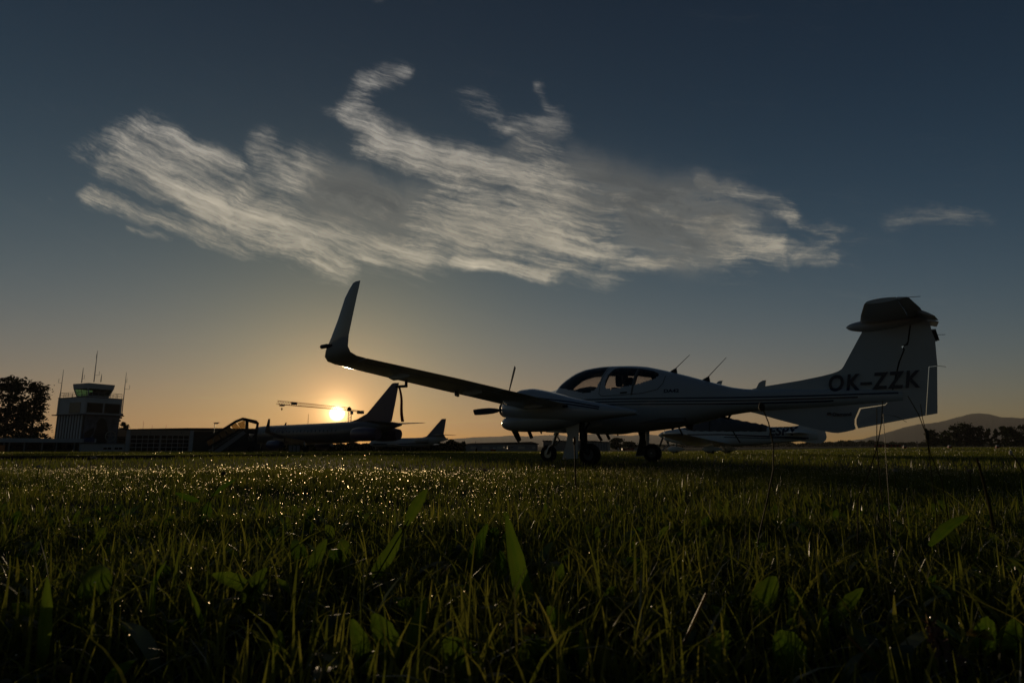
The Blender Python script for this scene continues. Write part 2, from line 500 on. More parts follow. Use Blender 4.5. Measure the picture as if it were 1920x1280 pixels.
def leaf_mat(name, c1, c2, trans=.25):
    m = bpy.data.materials.new(name); m.use_nodes = True; nt = m.node_tree; q = NG(nt.nodes, nt.links); nt.nodes.clear()
    at_ = nt.nodes.new('ShaderNodeAttribute'); at_.attribute_name = 'tint'
    col = q.mix(at_.outputs['Fac'], (*c1, 1), (*c2, 1))
    d = nt.nodes.new('ShaderNodeBsdfDiffuse'); t_ = nt.nodes.new('ShaderNodeBsdfTranslucent')
    nt.links.new(col, d.inputs[0]); nt.links.new(col, t_.inputs[0])
    mx = nt.nodes.new('ShaderNodeMixShader'); mx.inputs[0].default_value = trans
    nt.links.new(d.outputs[0], mx.inputs[1]); nt.links.new(t_.outputs[0], mx.inputs[2])
    o = nt.nodes.new('ShaderNodeOutputMaterial'); nt.links.new(mx.outputs[0], o.inputs[0])
    return m


M_LEAF = leaf_mat('tree_foliage', (.018, .03, .010), (.055, .075, .022), .2)
M_PINE = leaf_mat('pine_foliage', (.012, .022, .012), (.035, .05, .022), .1)
M_BARK = mat('bark', (.05, .038, .028), rough=.95, noise=.5, nscale=4)


def leaf_cards(cent, size, r, flat=.0):
    """one small quad per centre, turned at random"""
    n = len(cent); a = r.normal(size=(n, 3)); a[:, 2] *= (1 - flat); a /= np.linalg.norm(a, axis=1, keepdims=True)
    b_ = r.normal(size=(n, 3)); b_ -= (b_ * a).sum(1, keepdims=True) * a; b_ /= np.linalg.norm(b_, axis=1, keepdims=True)
    s1 = size * r.uniform(.5, 1.2, (n, 1)); s2 = s1 * r.uniform(.45, .9, (n, 1))
    V = np.stack([cent - a * s1 - b_ * s2 * .3, cent - b_ * s2, cent + a * s1 + b_ * s2 * .2, cent + b_ * s2], 1).reshape(-1, 3)
    return V, np.arange(4 * n).reshape(n, 4)


def tree(base, H, W, label, seed, kind='round', n=1500, leaf=.5, m=None, group=None, crown0=.12, name='tree'):
    r = np.random.default_rng(seed)
    t = empty(name, base); tag(t, label, 'tree', group)
    mb = MB(); lean = r.normal(0, .02, 2)
    tr = [(lean[0] * H * u, lean[1] * H * u, H * u) for u in (0, .15, .4, .7, .92)]
    mb.tube(tr, [H * .032, H * .024, H * .018, H * .011, H * .004], 7)
    limbs = []
    for i in range(9 if kind != 'cypress' else 3):
        z = H * r.uniform(.25, .75); a = r.uniform(0, 2 * math.pi); l = W * .5 * r.uniform(.5, .95)
        p1 = (l * math.cos(a), l * math.sin(a), z + l * (.35 if kind == 'round' else .08)); limbs.append(p1)
        mb.tube([(0, 0, z - H * .04), (p1[0] * .5, p1[1] * .5, z + (p1[2] - z) * .6), p1], [H * .010, H * .007, H * .003], 5)
    mb.build('trunk', M_BARK, t, smooth=True)
    # crown: clumps of leaves round scattered centres
    ncl = max(14, n // (60 if kind != 'pine' else 42)); cc = []
    while len(cc) < ncl:
        u = r.uniform(crown0, 1.0)
        if kind == 'round': rad = W * .5 * (math.sin(math.pi * min(max((u - crown0) / (1.02 - crown0), 0), 1)) ** .55)
        elif kind == 'cypress': rad = W * .5 * min(1, (1 - u) * 2.2 + .04) * (.8 + .2 * r.random())
        else: rad = W * .5 * (1 - .62 * ((u - crown0) / (1 - crown0)) ** 2.2) * r.uniform(.5, 1.08)
        a = r.uniform(0, 2 * math.pi); q_ = rad * math.sqrt(r.uniform(.25, 1)) * (r.uniform(.75, 1.1))
        cc.append((q_ * math.cos(a), q_ * math.sin(a), H * u * (1 if kind != 'pine' else .98)))
    cc = np.array(cc); per = n // ncl
    sp = np.array([W * .13, W * .13, H * .05]) if kind != 'pine' else np.array([W * .085, W * .085, H * .022])
    cent = (cc[:, None, :] + r.normal(size=(ncl, per, 3)) * sp * r.uniform(.6, 1.2, (ncl, 1, 1))).reshape(-1, 3)
    cent = cent[cent[:, 2] > H * .03]
    tint = np.repeat(np.clip(r.normal(.45, .28, len(cent)), 0, 1), 4)
    V, F = leaf_cards(cent, leaf, r, .5 if kind == 'pine' else 0)
    np_mesh('crown', V, F, m or M_LEAF, t, attr=tint)
    return t


def ground_at(px, Y, dz=0.0):
    x = ray(px, 800)[0] * Y
    return Vector((x, Y, gz(x, Y) + dz))


def tree_px(px, top, Y, wpx, label, seed, **k):
    b_ = ground_at(px, Y); H = at(px, top, Y).z - b_.z
    return tree(b_, H, wpx * Y / FPX * math.hypot(1, ray(px, 800)[0]) ** .0, label, seed, **k)


tree_px(10, 704, 138, 92, 'tall dark pine at the left edge of the photo', 1, kind='pine', n=5600, leaf=.36, m=M_PINE, name='pine_tree', crown0=.1)
tree_px(60, 716, 143, 60, 'narrower dark pine with the ragged right side, just left of the control tower', 2, kind='pine', n=4800, leaf=.34, m=M_PINE, name='pine_tree', crown0=.05)
tree_px(229, 792, 150, 22, 'small dark bush showing past the right side of the control tower', 4, kind='round', n=700, leaf=.32, name='bush')
tree_px(1157, 822, 255, 26, 'rounder and taller of the two hazy trees right of the far grey hangar', 5, n=1300, leaf=.5)
tree_px(1178, 829, 262, 24, 'lower of the two hazy trees right of the far grey hangar', 6, n=1100, leaf=.5)
for i, (px, top, Y, w, kind, lab) in enumerate([
        (1745, 808, 300, 24, 'round', 'small bushy tree at the left end of the dark tree row on the right'),
        (1771, 809, 312, 20, 'round', 'low round tree in the dip between the end bush and the tall dark clump'),
        (1789, 801, 300, 24, 'round', 'round tree forming the left shoulder of the tall dark clump'),
        (1806, 796, 305, 30, 'round', 'tallest broad tree of the dark clump under the hill summit'),
        (1824, 800, 302, 24, 'round', 'broad tree just right of the tallest one in the dark clump'),
        (1838, 801, 298, 16, 'cypress', 'pointed conifer near the right end of the dark clump'),
        (1851, 804, 300, 14, 'cypress', 'last pointed conifer before the gap in the dark tree row'),
        (1866, 806, 310, 9, 'cypress', 'thin lone conifer standing in the gap of the tree row'),
        (1878, 802, 305, 13, 'cypress', 'conifer just right of the gap in the tree row'),
        (1893, 801, 300, 24, 'round', 'round dark tree left of the right edge of the photo'),
        (1914, 797, 300, 30, 'round', 'large dark tree cut off by the right edge of the photo')]):
    tree_px(px, top, Y, w, lab, 20 + i, kind=kind, n=1500 if kind == 'round' else 800, leaf=.55, group='dark tree row on the right', crown0=.02)

# clipped hedge behind the parked jets
r = np.random.default_rng(9); cs = []
for k in range(9000):
    px = r.uniform(470, 872); Y = r.uniform(186, 190); g0 = ground_at(px, Y)
    top = 829 + 1.3 * math.sin(px / 9) + 1.2 * math.sin(px / 4.1) + (3 if px < 850 else 0) - 6 * max(0, 1 - abs(px - 846) / 14)
    zt = max(at(px, top, 188).z, g0.z + .5); cs.append((g0.x, Y, g0.z + (zt - g0.z) * r.uniform(0, 1) ** .8))
cs = np.array(cs); V, F = leaf_cards(cs, .55, r)
hedge = empty('hedge', ground_at(670, 188)); tag(hedge, 'long dark hedge on the far side of the apron behind the parked jets', 'hedge')
np_mesh('foliage', V - np.array(hedge.location), F, M_LEAF, hedge, attr=np.repeat(np.clip(r.normal(.35, .25, len(cs)), 0, 1), 4))
tr_ = MB()
for k in range(40):
    p = ground_at(475 + k * 10, 188) - hedge.location; tr_.tube([p, p + Vector((0, 0, 1.6))], .06, 5)
tag(tr_.build('stems', M_BARK, hedge), kind='stuff')

# far wood along the horizon: one mass
r = np.random.default_rng(5)
cs = []
prof = [(1040, 838), (1190, 838), (1200, 834), (1240, 835), (1300, 836), (1400, 836), (1430, 833), (1445, 834), (1466, 829), (1478, 828), (1487, 832), (1492, 836), (1505, 831), (1522, 828), (1550, 830), (1580, 827), (1600, 828), (1640, 828), (1660, 830), (1690, 831), (1700, 829), (1720, 832), (1760, 826), (1800, 832), (1930, 832)]
pxs = np.array([p[0] for p in prof]); pys = np.array([p[1] for p in prof], float)
for k in range(15000):
    px = r.uniform(1040, 1950); Y = r.uniform(640, 760)
    top = np.interp(px, pxs, pys) + 1.0 * math.sin(px / 3.1) + .8 * math.sin(px / 7.3 + 1); u = r.uniform(0, 1) ** .7
    zt = max(at(px, top, 700).z, .8); cs.append((ray(px, 800)[0] * Y, Y, zt * u))
cs = np.array(cs); V, F = leaf_cards(cs, 1.7, r)
wood = np_mesh('far_wood', V, F, M_LEAF, attr=np.repeat(np.clip(r.normal(.4, .25, len(cs)), 0, 1), 4))
tag(wood, 'low hazy wood along the horizon behind the covered airplane', 'wood', kind='stuff')

# ------------------------------------------------------------------ control tower
WALL_L = mat('pale_cladding', (.62, .66, .72), rough=.55, noise=.3, nscale=.5)
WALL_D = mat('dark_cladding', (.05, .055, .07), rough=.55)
WALL_G = mat('grey_wall', (.26, .26, .27), rough=.8, noise=.35, nscale=.4)
WALL_B = mat('brown_wall', (.48, .41, .35), rough=.85, noise=.3, nscale=.5)
ROOF_D = mat('dark_roof', (.07, .07, .075), rough=.8, noise=.3, nscale=.5)
GLASS_D = mat('dark_glazing', (.010, .012, .017), rough=.12, spec=.18)
CAB_GL = glass('green_tinted_glass', (.34, .54, .40), .2)
MASTM = mat('galvanised_mast', (.35, .35, .35), rough=.4, metal=.8)
RAILM = mat('painted_rail', (.30, .30, .31), rough=.5)
MURAL = mat('mural_ground', (.17, .19, .24), rough=.8, noise=.8, nscale=.9, dirt=(.03, .03, .045))
MURAL_D = mat('mural_dark', (.012, .012, .014), rough=.8)
MURAL_W = mat('mural_wheel', (.32, .32, .30), rough=.8)
BLUE_P = mat('blue_board', (.02, .05, .17), rough=.5)
ORANGE = mat('orange_plastic', (.55, .16, .02), rough=.5)

TC = at(150, 836, 126); TV = Vector((ray(150, 836)[0], 1, 0)).normalized(); TR = Vector((TV.y, -TV.x, 0))
fi = R(29); TA = (TR * math.cos(fi) + TV * math.sin(fi)); TZ0 = gz(TC.x, TC.y)
tower = empty('control_tower', (TC.x, TC.y, TZ0), math.atan2(TA.y, TA.x))     # local x along the right face, y along the left face (away)
tag(tower, 'control tower with glazed cab, striped left side and dark mural on its right side', 'control tower')
tw_inv = (Matrix.Translation(tower.location) @ Matrix.Rotation(tower.rotation_euler.z, 4, 'Z')).inverted()
zpx = lambda py: at(150, py, 126.0).z - TZ0
S1, S2 = 7.4, 9.6
zA, zB, zC, zD = zpx(776.5), zpx(744), zpx(740), zpx(716)
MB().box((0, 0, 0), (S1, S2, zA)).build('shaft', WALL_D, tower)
for k in range(9):
    y = .25 + k * (S2 - .5) / 9
    MB().box((-.10, y, zpx(822) - 1.0), (-.002, y + .48, zA - .12)).build('cladding_strip', WALL_L, tower)
MB().box((-.12, -.14, zA), (S1 + .12, S2 + .1, zB)).build('upper_storey', WALL_L, tower)
MB().box((-.75, -.65, zA - .10), (S1 + .55, S2 + .6, zA + .10)).build('ledge', WALL_D, tower)
for x0, x1 in ((.3, 3.6), (3.8, S1 - .2)):
    f = MB().box((x0, -.18, zA + .35), (x1, -.145, zB - 1.05)).build('window', RAILM, tower)
    MB().box((x0 + .1, -.20, zA + .45), (x1 - .1, -.183, zB - 1.15)).build('pane', GLASS_D, f)
f = MB().box((-.16, 1.2, zA + .3), (-.125, 5.2, zB - 1.0)).build('window', RAILM, tower)
MB().box((-.18, 1.3, zA + .4), (-.163, 5.1, zB - 1.1)).build('pane', mat('window_film', (.09, .09, .10), rough=.3), f)
MB().box((-.2, -.2, zB), (S1 + .2, S2 + .2, zB + .12)).build('roof_deck', ROOF_D, tower)
# mural on the right face
mur = MB().box((.3, -.05, zpx(836) - .3), (S1 - .15, -.003, zA - .25)).build('mural', MURAL, tower)
zm = lambda py: at(185, py, 129).z - TZ0
sil = [(x * .78, z) for x, z in [(3.2, zm(838)), (3.0, zm(815)), (3.6, zm(800)), (3.4, zm(793)), (3.9, zm(787)), (4.7, zm(783)), (5.6, zm(786)), (6.2, zm(793)), (6.5, zm(803)), (6.9, zm(812)), (6.4, zm(838))]]
MB().prism([(x, -.054, z) for x, z in sil], (0, -.006, 0)).build('mural_figure', MURAL_D, mur)
MB().prism([(x, -.054, z) for x, z in [(.5, zm(812)), (1.3, zm(806)), (2.3, zm(801)), (2.3, zm(812)), (1.5, zm(822)), (.5, zm(828))]], (0, -.005, 0)).build('mural_shape', MURAL_D, mur)
mb = MB(); wc = Vector((5.85, -.062, zm(817)))
mb.rings([[wc + Vector((q_ * math.cos(a), dy, q_ * math.sin(a))) for a in np.linspace(0, 2 * math.pi, 33)[:-1]] for q_, dy in ((1.15, 0), (1.15, -.02), (.95, -.02), (.95, 0))], caps=False)
for k in range(5):
    a = k * 2 * math.pi / 5 + .3; mb.tube([wc, wc + Vector((.98 * math.cos(a), -.01, .98 * math.sin(a)))], .05, 4)
mb.build('mural_wheel', MURAL_W, mur)
# cab
cx_, cy_ = 3.85, S2 * .46; w0, w1 = 2.05, 2.6; zc0, zc1, zc2 = zB + .12, zpx(726), zD
sq = lambda w, z, c=.0: [Vector((cx_ + a * w, cy_ + b_ * w, z)) for a, b_ in ((-1, -1), (1, -1), (1, 1), (-1, 1))]
zs = zB + .55
lerpw = lambda z: w0 + (w1 - w0) * (z - zc0) / (zc1 - zc0)
MB().rings([sq(w0, zc0), sq(lerpw(zs), zs)]).build('cab_sill', WALL_L, tower)
for k in range(4):
    a, b_ = sq(lerpw(zs) - .06, zs)[k], sq(lerpw(zs) - .06, zs)[(k + 1) % 4]; c, d = sq(w1 - .06, zc1)[k], sq(w1 - .06, zc1)[(k + 1) % 4]
    MB().add([a, b_, d, c], [(0, 1, 2, 3)]).build('cab_window', CAB_GL, tower)
    MB().tube([sq(lerpw(zs) - .06, zs)[k], sq(w1 - .06, zc1)[k]], .11, 6).build('cab_post', WALL_L, tower)
    m0, m1 = (a + b_) / 2, (c + d) / 2
    MB().tube([m0, m1], .045, 5).build('cab_mullion', WALL_D, tower)
MB().rings([sq(w1 - .02, zc1), sq(w1 + .05, zc1 + .02), sq(w1 + .18, zc2 - .05), sq(w1 + .14, zc2)]).build('cab_roof', WALL_L, tower)
MB().box((cx_ - 1.3, cy_ - 1.5, zs - .2), (cx_ + .6, cy_ - .4, zs + .75)).build('control_desk', WALL_D, tower)
MB().box((cx_ + .7, cy_ - 1.3, zs - .2), (cx_ + 1.8, cy_ + 1.6, zs + 1.7)).build('cab_cabinet', WALL_D, tower)
mb = MB()
for x0, y0, x1, y1 in ((0, 0, S1, 0), (0, 0, 0, S2), (S1, 0, S1, S2), (0, S2, S1, S2)):
    for h in (.5, 1.0): mb.tube([(x0, y0, zB + .12 + h), (x1, y1, zB + .12 + h)], .035, 5)
    for u in np.linspace(0, 1, 7): mb.tube([(x0 + (x1 - x0) * u, y0 + (y1 - y0) * u, zB + .1), (x0 + (x1 - x0) * u, y0 + (y1 - y0) * u, zB + 1.12)], .035, 5)
tag(mb.build('roof_railing', RAILM, tower), kind='stuff')


def mast(px, y_top, y_bot, arms, Y=128.0):
    p = tw_inv @ at(px, y_bot, Y); z1 = at(px, y_top, Y).z - TZ0
    o = MB().tube([(p.x, p.y, p.z), (p.x, p.y, (p.z + z1) / 2), (p.x, p.y, z1)], [.10, .075, .035], 6).build('antenna_mast', MASTM, tower)
    for h, l in arms:
        z = p.z + (z1 - p.z) * h
        MB().tube([(p.x, p.y, z), (p.x + l, p.y - abs(l) * .25, z), (p.x + l, p.y - abs(l) * .25, z + .9)], .04, 5).build('dipole_arm', MASTM, o)


mast(108.5, 693, 777, ((.70, -.75),))
mast(153, 689, 717, ((.25, .35),)); mast(176, 657, 716, ((.22, .8), (.75, -.12)), 130); mast(189, 701, 716, ())
mast(228.5, 698, 776, ((.60, .9), (.76, .25)), 131)
for k, (dz, l) in enumerate(((.15, 1.1), (-.55, .9), (-1.2, .7))):
    MB().box((S1 + .1, .8, zA + dz), (S1 + .1 + l, 1.3, zA + dz + .42)).build('siren_horn', WALL_D, tower)

# ------------------------------------------------------------------ low buildings on the left


def frame(px, Y, ang=0.0, py=836):
    """matrix at a photo column: local x to the right across the sight line, y away"""
    p = ground_at(px, Y); az = math.atan2(p.x, p.y)
    return p, -az + ang


def bldg(name, px, Y, label, cat, ang=0.0):
    p, a = frame(px, Y, ang); e = empty(name, p, a); return tag(e, label, cat), (Matrix.Translation(p) @ Matrix.Rotation(a, 4, 'Z')).inverted(), p


def loc(inv, px, py, Y): return inv @ at(px, py, Y)


tm, inv, p0 = bldg('terminal_building', 60, 118, 'long low dark terminal building with flat overhanging roof left of the tower', 'building', R(14))
zr0, zr1 = at(60, 829, 118).z - p0.z, at(60, 821.5, 118).z - p0.z
X0, X1 = -13.5, 10.6
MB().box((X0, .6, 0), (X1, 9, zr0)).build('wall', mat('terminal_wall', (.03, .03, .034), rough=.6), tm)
MB().box((X0 - .5, -.9, zr0), (X1 + .2, 9.4, zr1)).build('roof', mat('fascia', (.50, .55, .62), rough=.6), tm)
for x in (-9.6, -6.4, -4.0, -3.2, -.9, 1.9, 4.2, 7.2): MB().box((x - .12, -.5, 0), (x + .12, -.25, zr0)).build('post', WALL_G, tm)
for k in range(11):
    x = X0 + .4 + k * 2.15
    f = MB().box((x, .55, .35), (x + 1.95, .598, zr0 - .25)).build('window', WALL_D, tm)
    MB().box((x + .08, .53, .43), (x + 1.87, .548, zr0 - .33)).build('pane', GLASS_D, f)
MB().box((8.6, -1.15, zr0 + .1), (10.4, -.92, zr1 + .25)).build('blue_sign_board', BLUE_P, tm)
oc = MB(); p = ground_at(2, 106)
oc.box((-.9, -.5, 0), (.75, .5, 1.05)); oc = oc.build('orange_bin', ORANGE); oc.location = p
tag(oc, 'small orange bin in front of the terminal at the left edge', 'bin')
lid = MB().box((-.95, -.55, 1.052), (.8, .55, 1.15)).build('lid', ORANGE, oc)

hut, inv, p0 = bldg('white_annex', 198, 118, 'low white annex with two shuttered windows at the foot of the tower', 'building', R(6))
zt = at(198, 832, 118).z - p0.z
MB().box((-3.5, 0, 0), (3.5, 4, zt)).build('wall', mat('white_render', (.55, .56, .58), rough=.7, noise=.3, nscale=.6), hut)
MB().box((-3.65, -.15, zt), (3.65, 4.1, zt + .12)).build('roof', WALL_G, hut)
for x in (-.1, 1.75):
    f = MB().box((x, -.05, .35), (x + 1.5, -.003, 1.15)).build('window', WALL_L, hut)
    for dx in (.1, .8): MB().box((x + dx, -.07, .45), (x + dx + .6, -.053, .85)).build('pane', GLASS_D, f)
    MB().box((x + .05, -.075, .87), (x + 1.45, -.053, 1.1)).build('shutter', WALL_L, f)

bk, inv, p0 = bldg('brown_shed', 234, 138, 'low brown flat-roofed building between the tower and the grid door hangar', 'building')
zt, zm_ = at(234, 805, 138).z - p0.z, at(234, 819, 138).z - p0.z
MB().box((-2.4, .5, 0), (1.7, 6, zt)).build('wall', WALL_B, bk)
MB().box((-2.2, -.6, zm_ - .1), (1.6, .49, zm_ + .12)).build('canopy', ROOF_D, bk)
MB().box((-1.9, .44, 0), (1.2, .497, zm_ - .4)).build('door', GLASS_D, bk)
MB().box((-2.5, .4, zt), (1.75, 6.1, zt + .12)).build('roof', ROOF_D, bk)
MB().tube([(.6, 1.5, zt + .1), (.6, 1.5, zt + .75)], .12, 8).build('vent_pipe', WALL_D, bk)

hg, inv, p0 = bldg('hangar', 302, 140, 'hangar with a big grid of panes in its door between two pale pillars', 'hangar', R(4))
H_ = lambda py, px=302: at(px, py, 140).z - p0.z
xl, xr = -6.6, 8.6
MB().box((xl, .3, 0), (14.5, 26, H_(806))).build('wall', WALL_B, hg)
for x in (xl, 6.05): MB().box((x, -.15, 0), (x + .75, .297, H_(806))).build('pillar', WALL_L, hg)
MB().box((xl + .76, -.1, H_(815)), (6.04, .296, H_(806))).build('lintel', WALL_B, hg)
MB().box((6.81, -.05, 0), (14.4, .295, H_(808))).build('side_wall', mat('dark_plaster', (.06, .055, .05), rough=.9), hg)
MB().prism([(xl - .3, -.4, H_(806)), (xl - .3, -.4, H_(805)), (5, -.4, H_(802.2)), (10, -.4, H_(801.4)), (15, -.4, H_(804)), (15, -.4, H_(806))], (0, 27, 0)).build('roof', ROOF_D, hg)
for d in range(2):
    x0 = xl + .85 + d * 5.95; w = 5.8
    dr = MB().box((x0, .12, .05), (x0 + w, .18, H_(815.5))).build('hangar_door', mat('door_frame', (.66, .66, .66), rough=.6), hg)
    nx, nz = 5, 4; hh = H_(815.5) - .1
    for i in range(nx):
        for j in range(nz):
            MB().box((x0 + .1 + i * (w - .1) / nx, .09, .15 + j * hh / nz), (x0 + (i + 1) * (w - .1) / nx, .118, .15 + (j + 1) * hh / nz - .12)).build('pane', GLASS_D, dr)
for x, z0 in ((-2, H_(811)), (4.2, H_(811))): MB().tube([(x, -.12, z0), (x, -.5, z0 + .1), (x, -.55, z0 - .1)], .07, 6).build('wall_lamp', WALL_D, hg)
gp, inv, p0 = bldg('long_hangar', 400, 165, 'long dark hangar with low curved roof behind the passenger stairs', 'hangar')
Hh = lambda py: at(400, py, 165).z - p0.z
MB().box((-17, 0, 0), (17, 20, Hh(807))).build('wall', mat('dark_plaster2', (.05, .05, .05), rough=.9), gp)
MB().prism([(-17.4, -.3, Hh(807)), (-17.4, -.3, Hh(805)), (-6, -.3, Hh(802.5)), (4, -.3, Hh(802)), (12, -.3, Hh(803.5)), (17.4, -.3, Hh(806)), (17.4, -.3, Hh(807))], (0, 20.6, 0)).build('roof', ROOF_D, gp)
for px, y1 in ((268, 789), (285, 797), (311, 796)):
    q_ = at(px, 803, 160); o = MB().tube([(0, 0, -1.2), (0, 0, at(px, y1, 160).z - q_.z)], [.05, .03], 5).build('roof_aerial', MASTM, gp)
    o.matrix_world = gp.matrix_world; o.location = inv @ q_
lp = empty('lamp_post', ground_at(402, 128)); tag(lp, 'slim lamp post with one flat head, rising behind the passenger stairs', 'lamp post')
ht = at(402, 793.5, 128).z - lp.location.z
MB().tube([(0, 0, 0), (0, 0, ht)], [.09, .06], 8).build('pole', MASTM, lp)
MB().rings([[Vector((x, .16 * r_ * math.cos(a), ht + .05 + z + .16 * r_ * math.sin(a))) for a in np.linspace(0, 2 * math.pi, 9)[:-1]] for x, z, r_ in ((-.25, .1, .3), (.1, 0, .8), (.55, -.02, 1), (1.0, .15, .4))]).build('lamp_head', WALL_D, lp)
po = empty('floodlight_mast', ground_at(577, 190)); tag(po, 'very thin tall mast behind the airliner, left of the sun', 'mast')
MB().tube([(0, 0, 0), (0, 0, at(577, 776, 190).z - po.location.z)], [.12, .06], 6).build('pole', MASTM, po)

# ------------------------------------------------------------------ tower crane
cr0 = ground_at(655, 350); crane = empty('tower_crane', cr0); tag(crane, 'tower crane with long lattice jib beside the rising sun', 'crane')
cinv = Matrix.Translation(cr0).inverted(); CRM = mat('crane_steel', (.16, .11, .03), rough=.6)


def lattice(p, q_, w, h, n, name):
    p, q_ = cinv @ p, cinv @ q_; d = (q_ - p).normalized(); sd = d.cross(Vector((0, 0, 1))).normalized() if abs(d.z) < .9 else Vector((1, 0, 0)); up = sd.cross(d).normalized()
    mb = MB(); ch = [p + sd * a * w / 2 for a in (-1, 1)] + [p + up * h]
    L = (q_ - p)
    if abs(d.z) > .9: ch = [p + Vector((a * w / 2, b_ * w / 2, 0)) for a, b_ in ((-1, -1), (1, -1), (1, 1), (-1, 1))]
    for c in ch: mb.tube([c, c + L], .10, 4)
    for i in range(n):
        for j in range(len(ch)):
            a, b_ = ch[j], ch[(j + 1) % len(ch)]
            mb.tube([a + L * (i / n), b_ + L * ((i + .5) / n)], .055, 3); mb.tube([b_ + L * ((i + .5) / n), a + L * ((i + 1) / n)], .055, 3)
    return mb.build(name, CRM, crane)


mtop = at(655, 769.5, 350)
lattice(cr0, Vector((cr0.x, cr0.y, mtop.z)), 1.6, 0, 14, 'mast')
jt = at(520, 757.5, 288); lattice(mtop, jt, 1.3, 1.7, 34, 'jib')
cj = at(680, 773, 362); lattice(mtop, cj, 1.2, .8, 7, 'counter_jib')
c1 = cinv @ at(676, 772, 361); MB().box((c1.x - 1.9, c1.y - .9, c1.z - 1.1), (c1.x + 1.9, c1.y + .9, c1.z + .7)).build('counterweight', WALL_G, crane)
mt = cinv @ mtop; MB().rings([[mt + Vector((a * w, b_ * w, z)) for a, b_ in ((-1, -1), (1, -1), (1, 1), (-1, 1))] for z, w in ((-.3, 1.0), (1.2, 1.0), (2.2, .25))]).build('slewing_head', CRM, crane)
MB().box((mt.x + .9, mt.y - 1, mt.z - 2.2), (mt.x + 2.2, mt.y + .6, mt.z - .4)).build('operator_cab', WALL_L, crane)
j1 = cinv @ jt; tl = mt.lerp(j1, .945); MB().box((tl.x - 1.1, tl.y - .7, tl.z - .75), (tl.x + 1.1, tl.y + .7, tl.z - .2)).build('trolley', WALL_D, crane)
mb = MB(); mb.tube([tl + Vector((0, 0, -.7)), tl + Vector((0, 0, -1.7))], .05, 4); mb.rings([[tl + Vector((.42 * r_ * math.cos(a), .42 * r_ * math.sin(a), z)) for a in np.linspace(0, 2 * math.pi, 9)[:-1]] for z, r_ in ((-1.6, .4), (-1.9, 1), (-2.4, .9), (-2.7, .3))])
mb.build('hook_block', WALL_D, crane)
t2 = mt.lerp(j1, .80); MB().box((t2.x - 1.3, t2.y - .6, t2.z + .5), (t2.x + 1.3, t2.y + .6, t2.z + 1.7)).build('winch_box', WALL_D, crane)

# ------------------------------------------------------------------ far hangars in the middle
HZ = mat('pale_sheet_metal', (.36, .36, .39), rough=.5, noise=.25, nscale=.3)
fh, inv, p0 = bldg('far_hangar', 945, 200, 'long low pale hangar with a row of small windows, seen under the near wing', 'hangar', R(-3))
Hf = lambda py: at(945, py, 200).z - p0.z
xa, xb = (inv @ at(868, 840, 200)).x, (inv @ at(1008, 840, 200)).x
MB().box((xa, 0, 0), (xb, 18, Hf(832.5))).build('wall', HZ, fh)
MB().prism([(xa - .3, -.3, Hf(832.6)), (xa + 2.6, -.3, Hf(830.4)), (xb - 1.8, -.3, Hf(827.8)), (xb + .5, -.3, Hf(831.5)), (xb + .5, -.3, Hf(832.6))], (0, 18.6, 0)).build('roof', ROOF_D, fh)
for k, (a, b_) in enumerate(((882, 892), (904, 917), (932, 944), (971, 984), (998, 1004))):
    x0, x1 = (inv @ at(a, 840, 200)).x, (inv @ at(b_, 840, 200)).x
    f = MB().box((x0, -.06, Hf(841.5)), (x1, -.002, Hf(836.5))).build('window', WALL_L, fh)
    for i in range(3): MB().box((x0 + .08 + i * (x1 - x0 - .08) / 3, -.08, Hf(841)), (x0 + (i + 1) * (x1 - x0 - .08) / 3, -.063, Hf(837))).build('pane', mat('daylit_pane', (.62, .58, .48), rough=.4), f)  # pale cream colour stands in for daylight seen through the hall windows
MB().box(((inv @ at(891, 840, 200)).x, -.05, 0), ((inv @ at(895, 840, 200)).x, -.003, Hf(840))).build('door', GLASS_D, fh)
for px in (891, 933): q_ = inv @ at(px, 830, 202); MB().tube([(q_.x, 3, q_.z - .8), (q_.x, 3, q_.z + (.5 if px < 900 else .1))], .1 if px < 900 else .4, 6).build('roof_vent', WALL_D, fh)
lw, inv, p0 = bldg('low_shed', 866, 205, 'low dark shed at the left end of the far pale hangar', 'building')
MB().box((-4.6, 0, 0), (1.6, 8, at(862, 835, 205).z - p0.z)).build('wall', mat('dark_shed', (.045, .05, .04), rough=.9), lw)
MB().box((-4.8, -.2, at(862, 835, 205).z - p0.z), (1.7, 8.2, at(862, 834.2, 205).z - p0.z)).build('roof', ROOF_D, lw)
gh, inv, p0 = bldg('grey_hangar', 1080, 190, 'flat-roofed grey hangar with ribbed right half, seen behind the main wheels', 'hangar', R(-5))
Hg = lambda py: at(1080, py, 190).z - p0.z
xa, xb = (inv @ at(1017, 840, 190)).x, (inv @ at(1140, 840, 190)).x
MB().box((xa, 0, 0), (xb, 22, Hg(827.5))).build('wall', WALL_G, gh)
MB().prism([(xa - .2, -.2, Hg(827.5)), (xa - .2, -.2, Hg(825.3)), (xb - 4, -.2, Hg(826)), (xb + .3, -.2, Hg(828.8)), (xb + .3, -.2, Hg(829.6)), (xb - .5, -.2, Hg(827.6))], (0, 22.4, 0)).build('roof', ROOF_D, gh)
for k in range(11):
    x = xb - .5 - k * .82
    MB().box((x - .46, -.09, .1), (x, -.003, Hg(830))).build('wall_panel', HZ, gh)
fb, inv, p0 = bldg('white_shed', 1205, 270, 'far pale shed beside the hazy round trees', 'building')
MB().box((-5, 0, 0), (6, 8, at(1200, 838, 270).z - p0.z)).build('wall', HZ, fb)
MB().box((-5.3, -.3, at(1200, 838, 270).z - p0.z), (6.3, 8.3, at(1200, 836.8, 270).z - p0.z)).build('roof', WALL_L, fb)
RED = mat('red_paint', (.30, .02, .015), rough=.5)
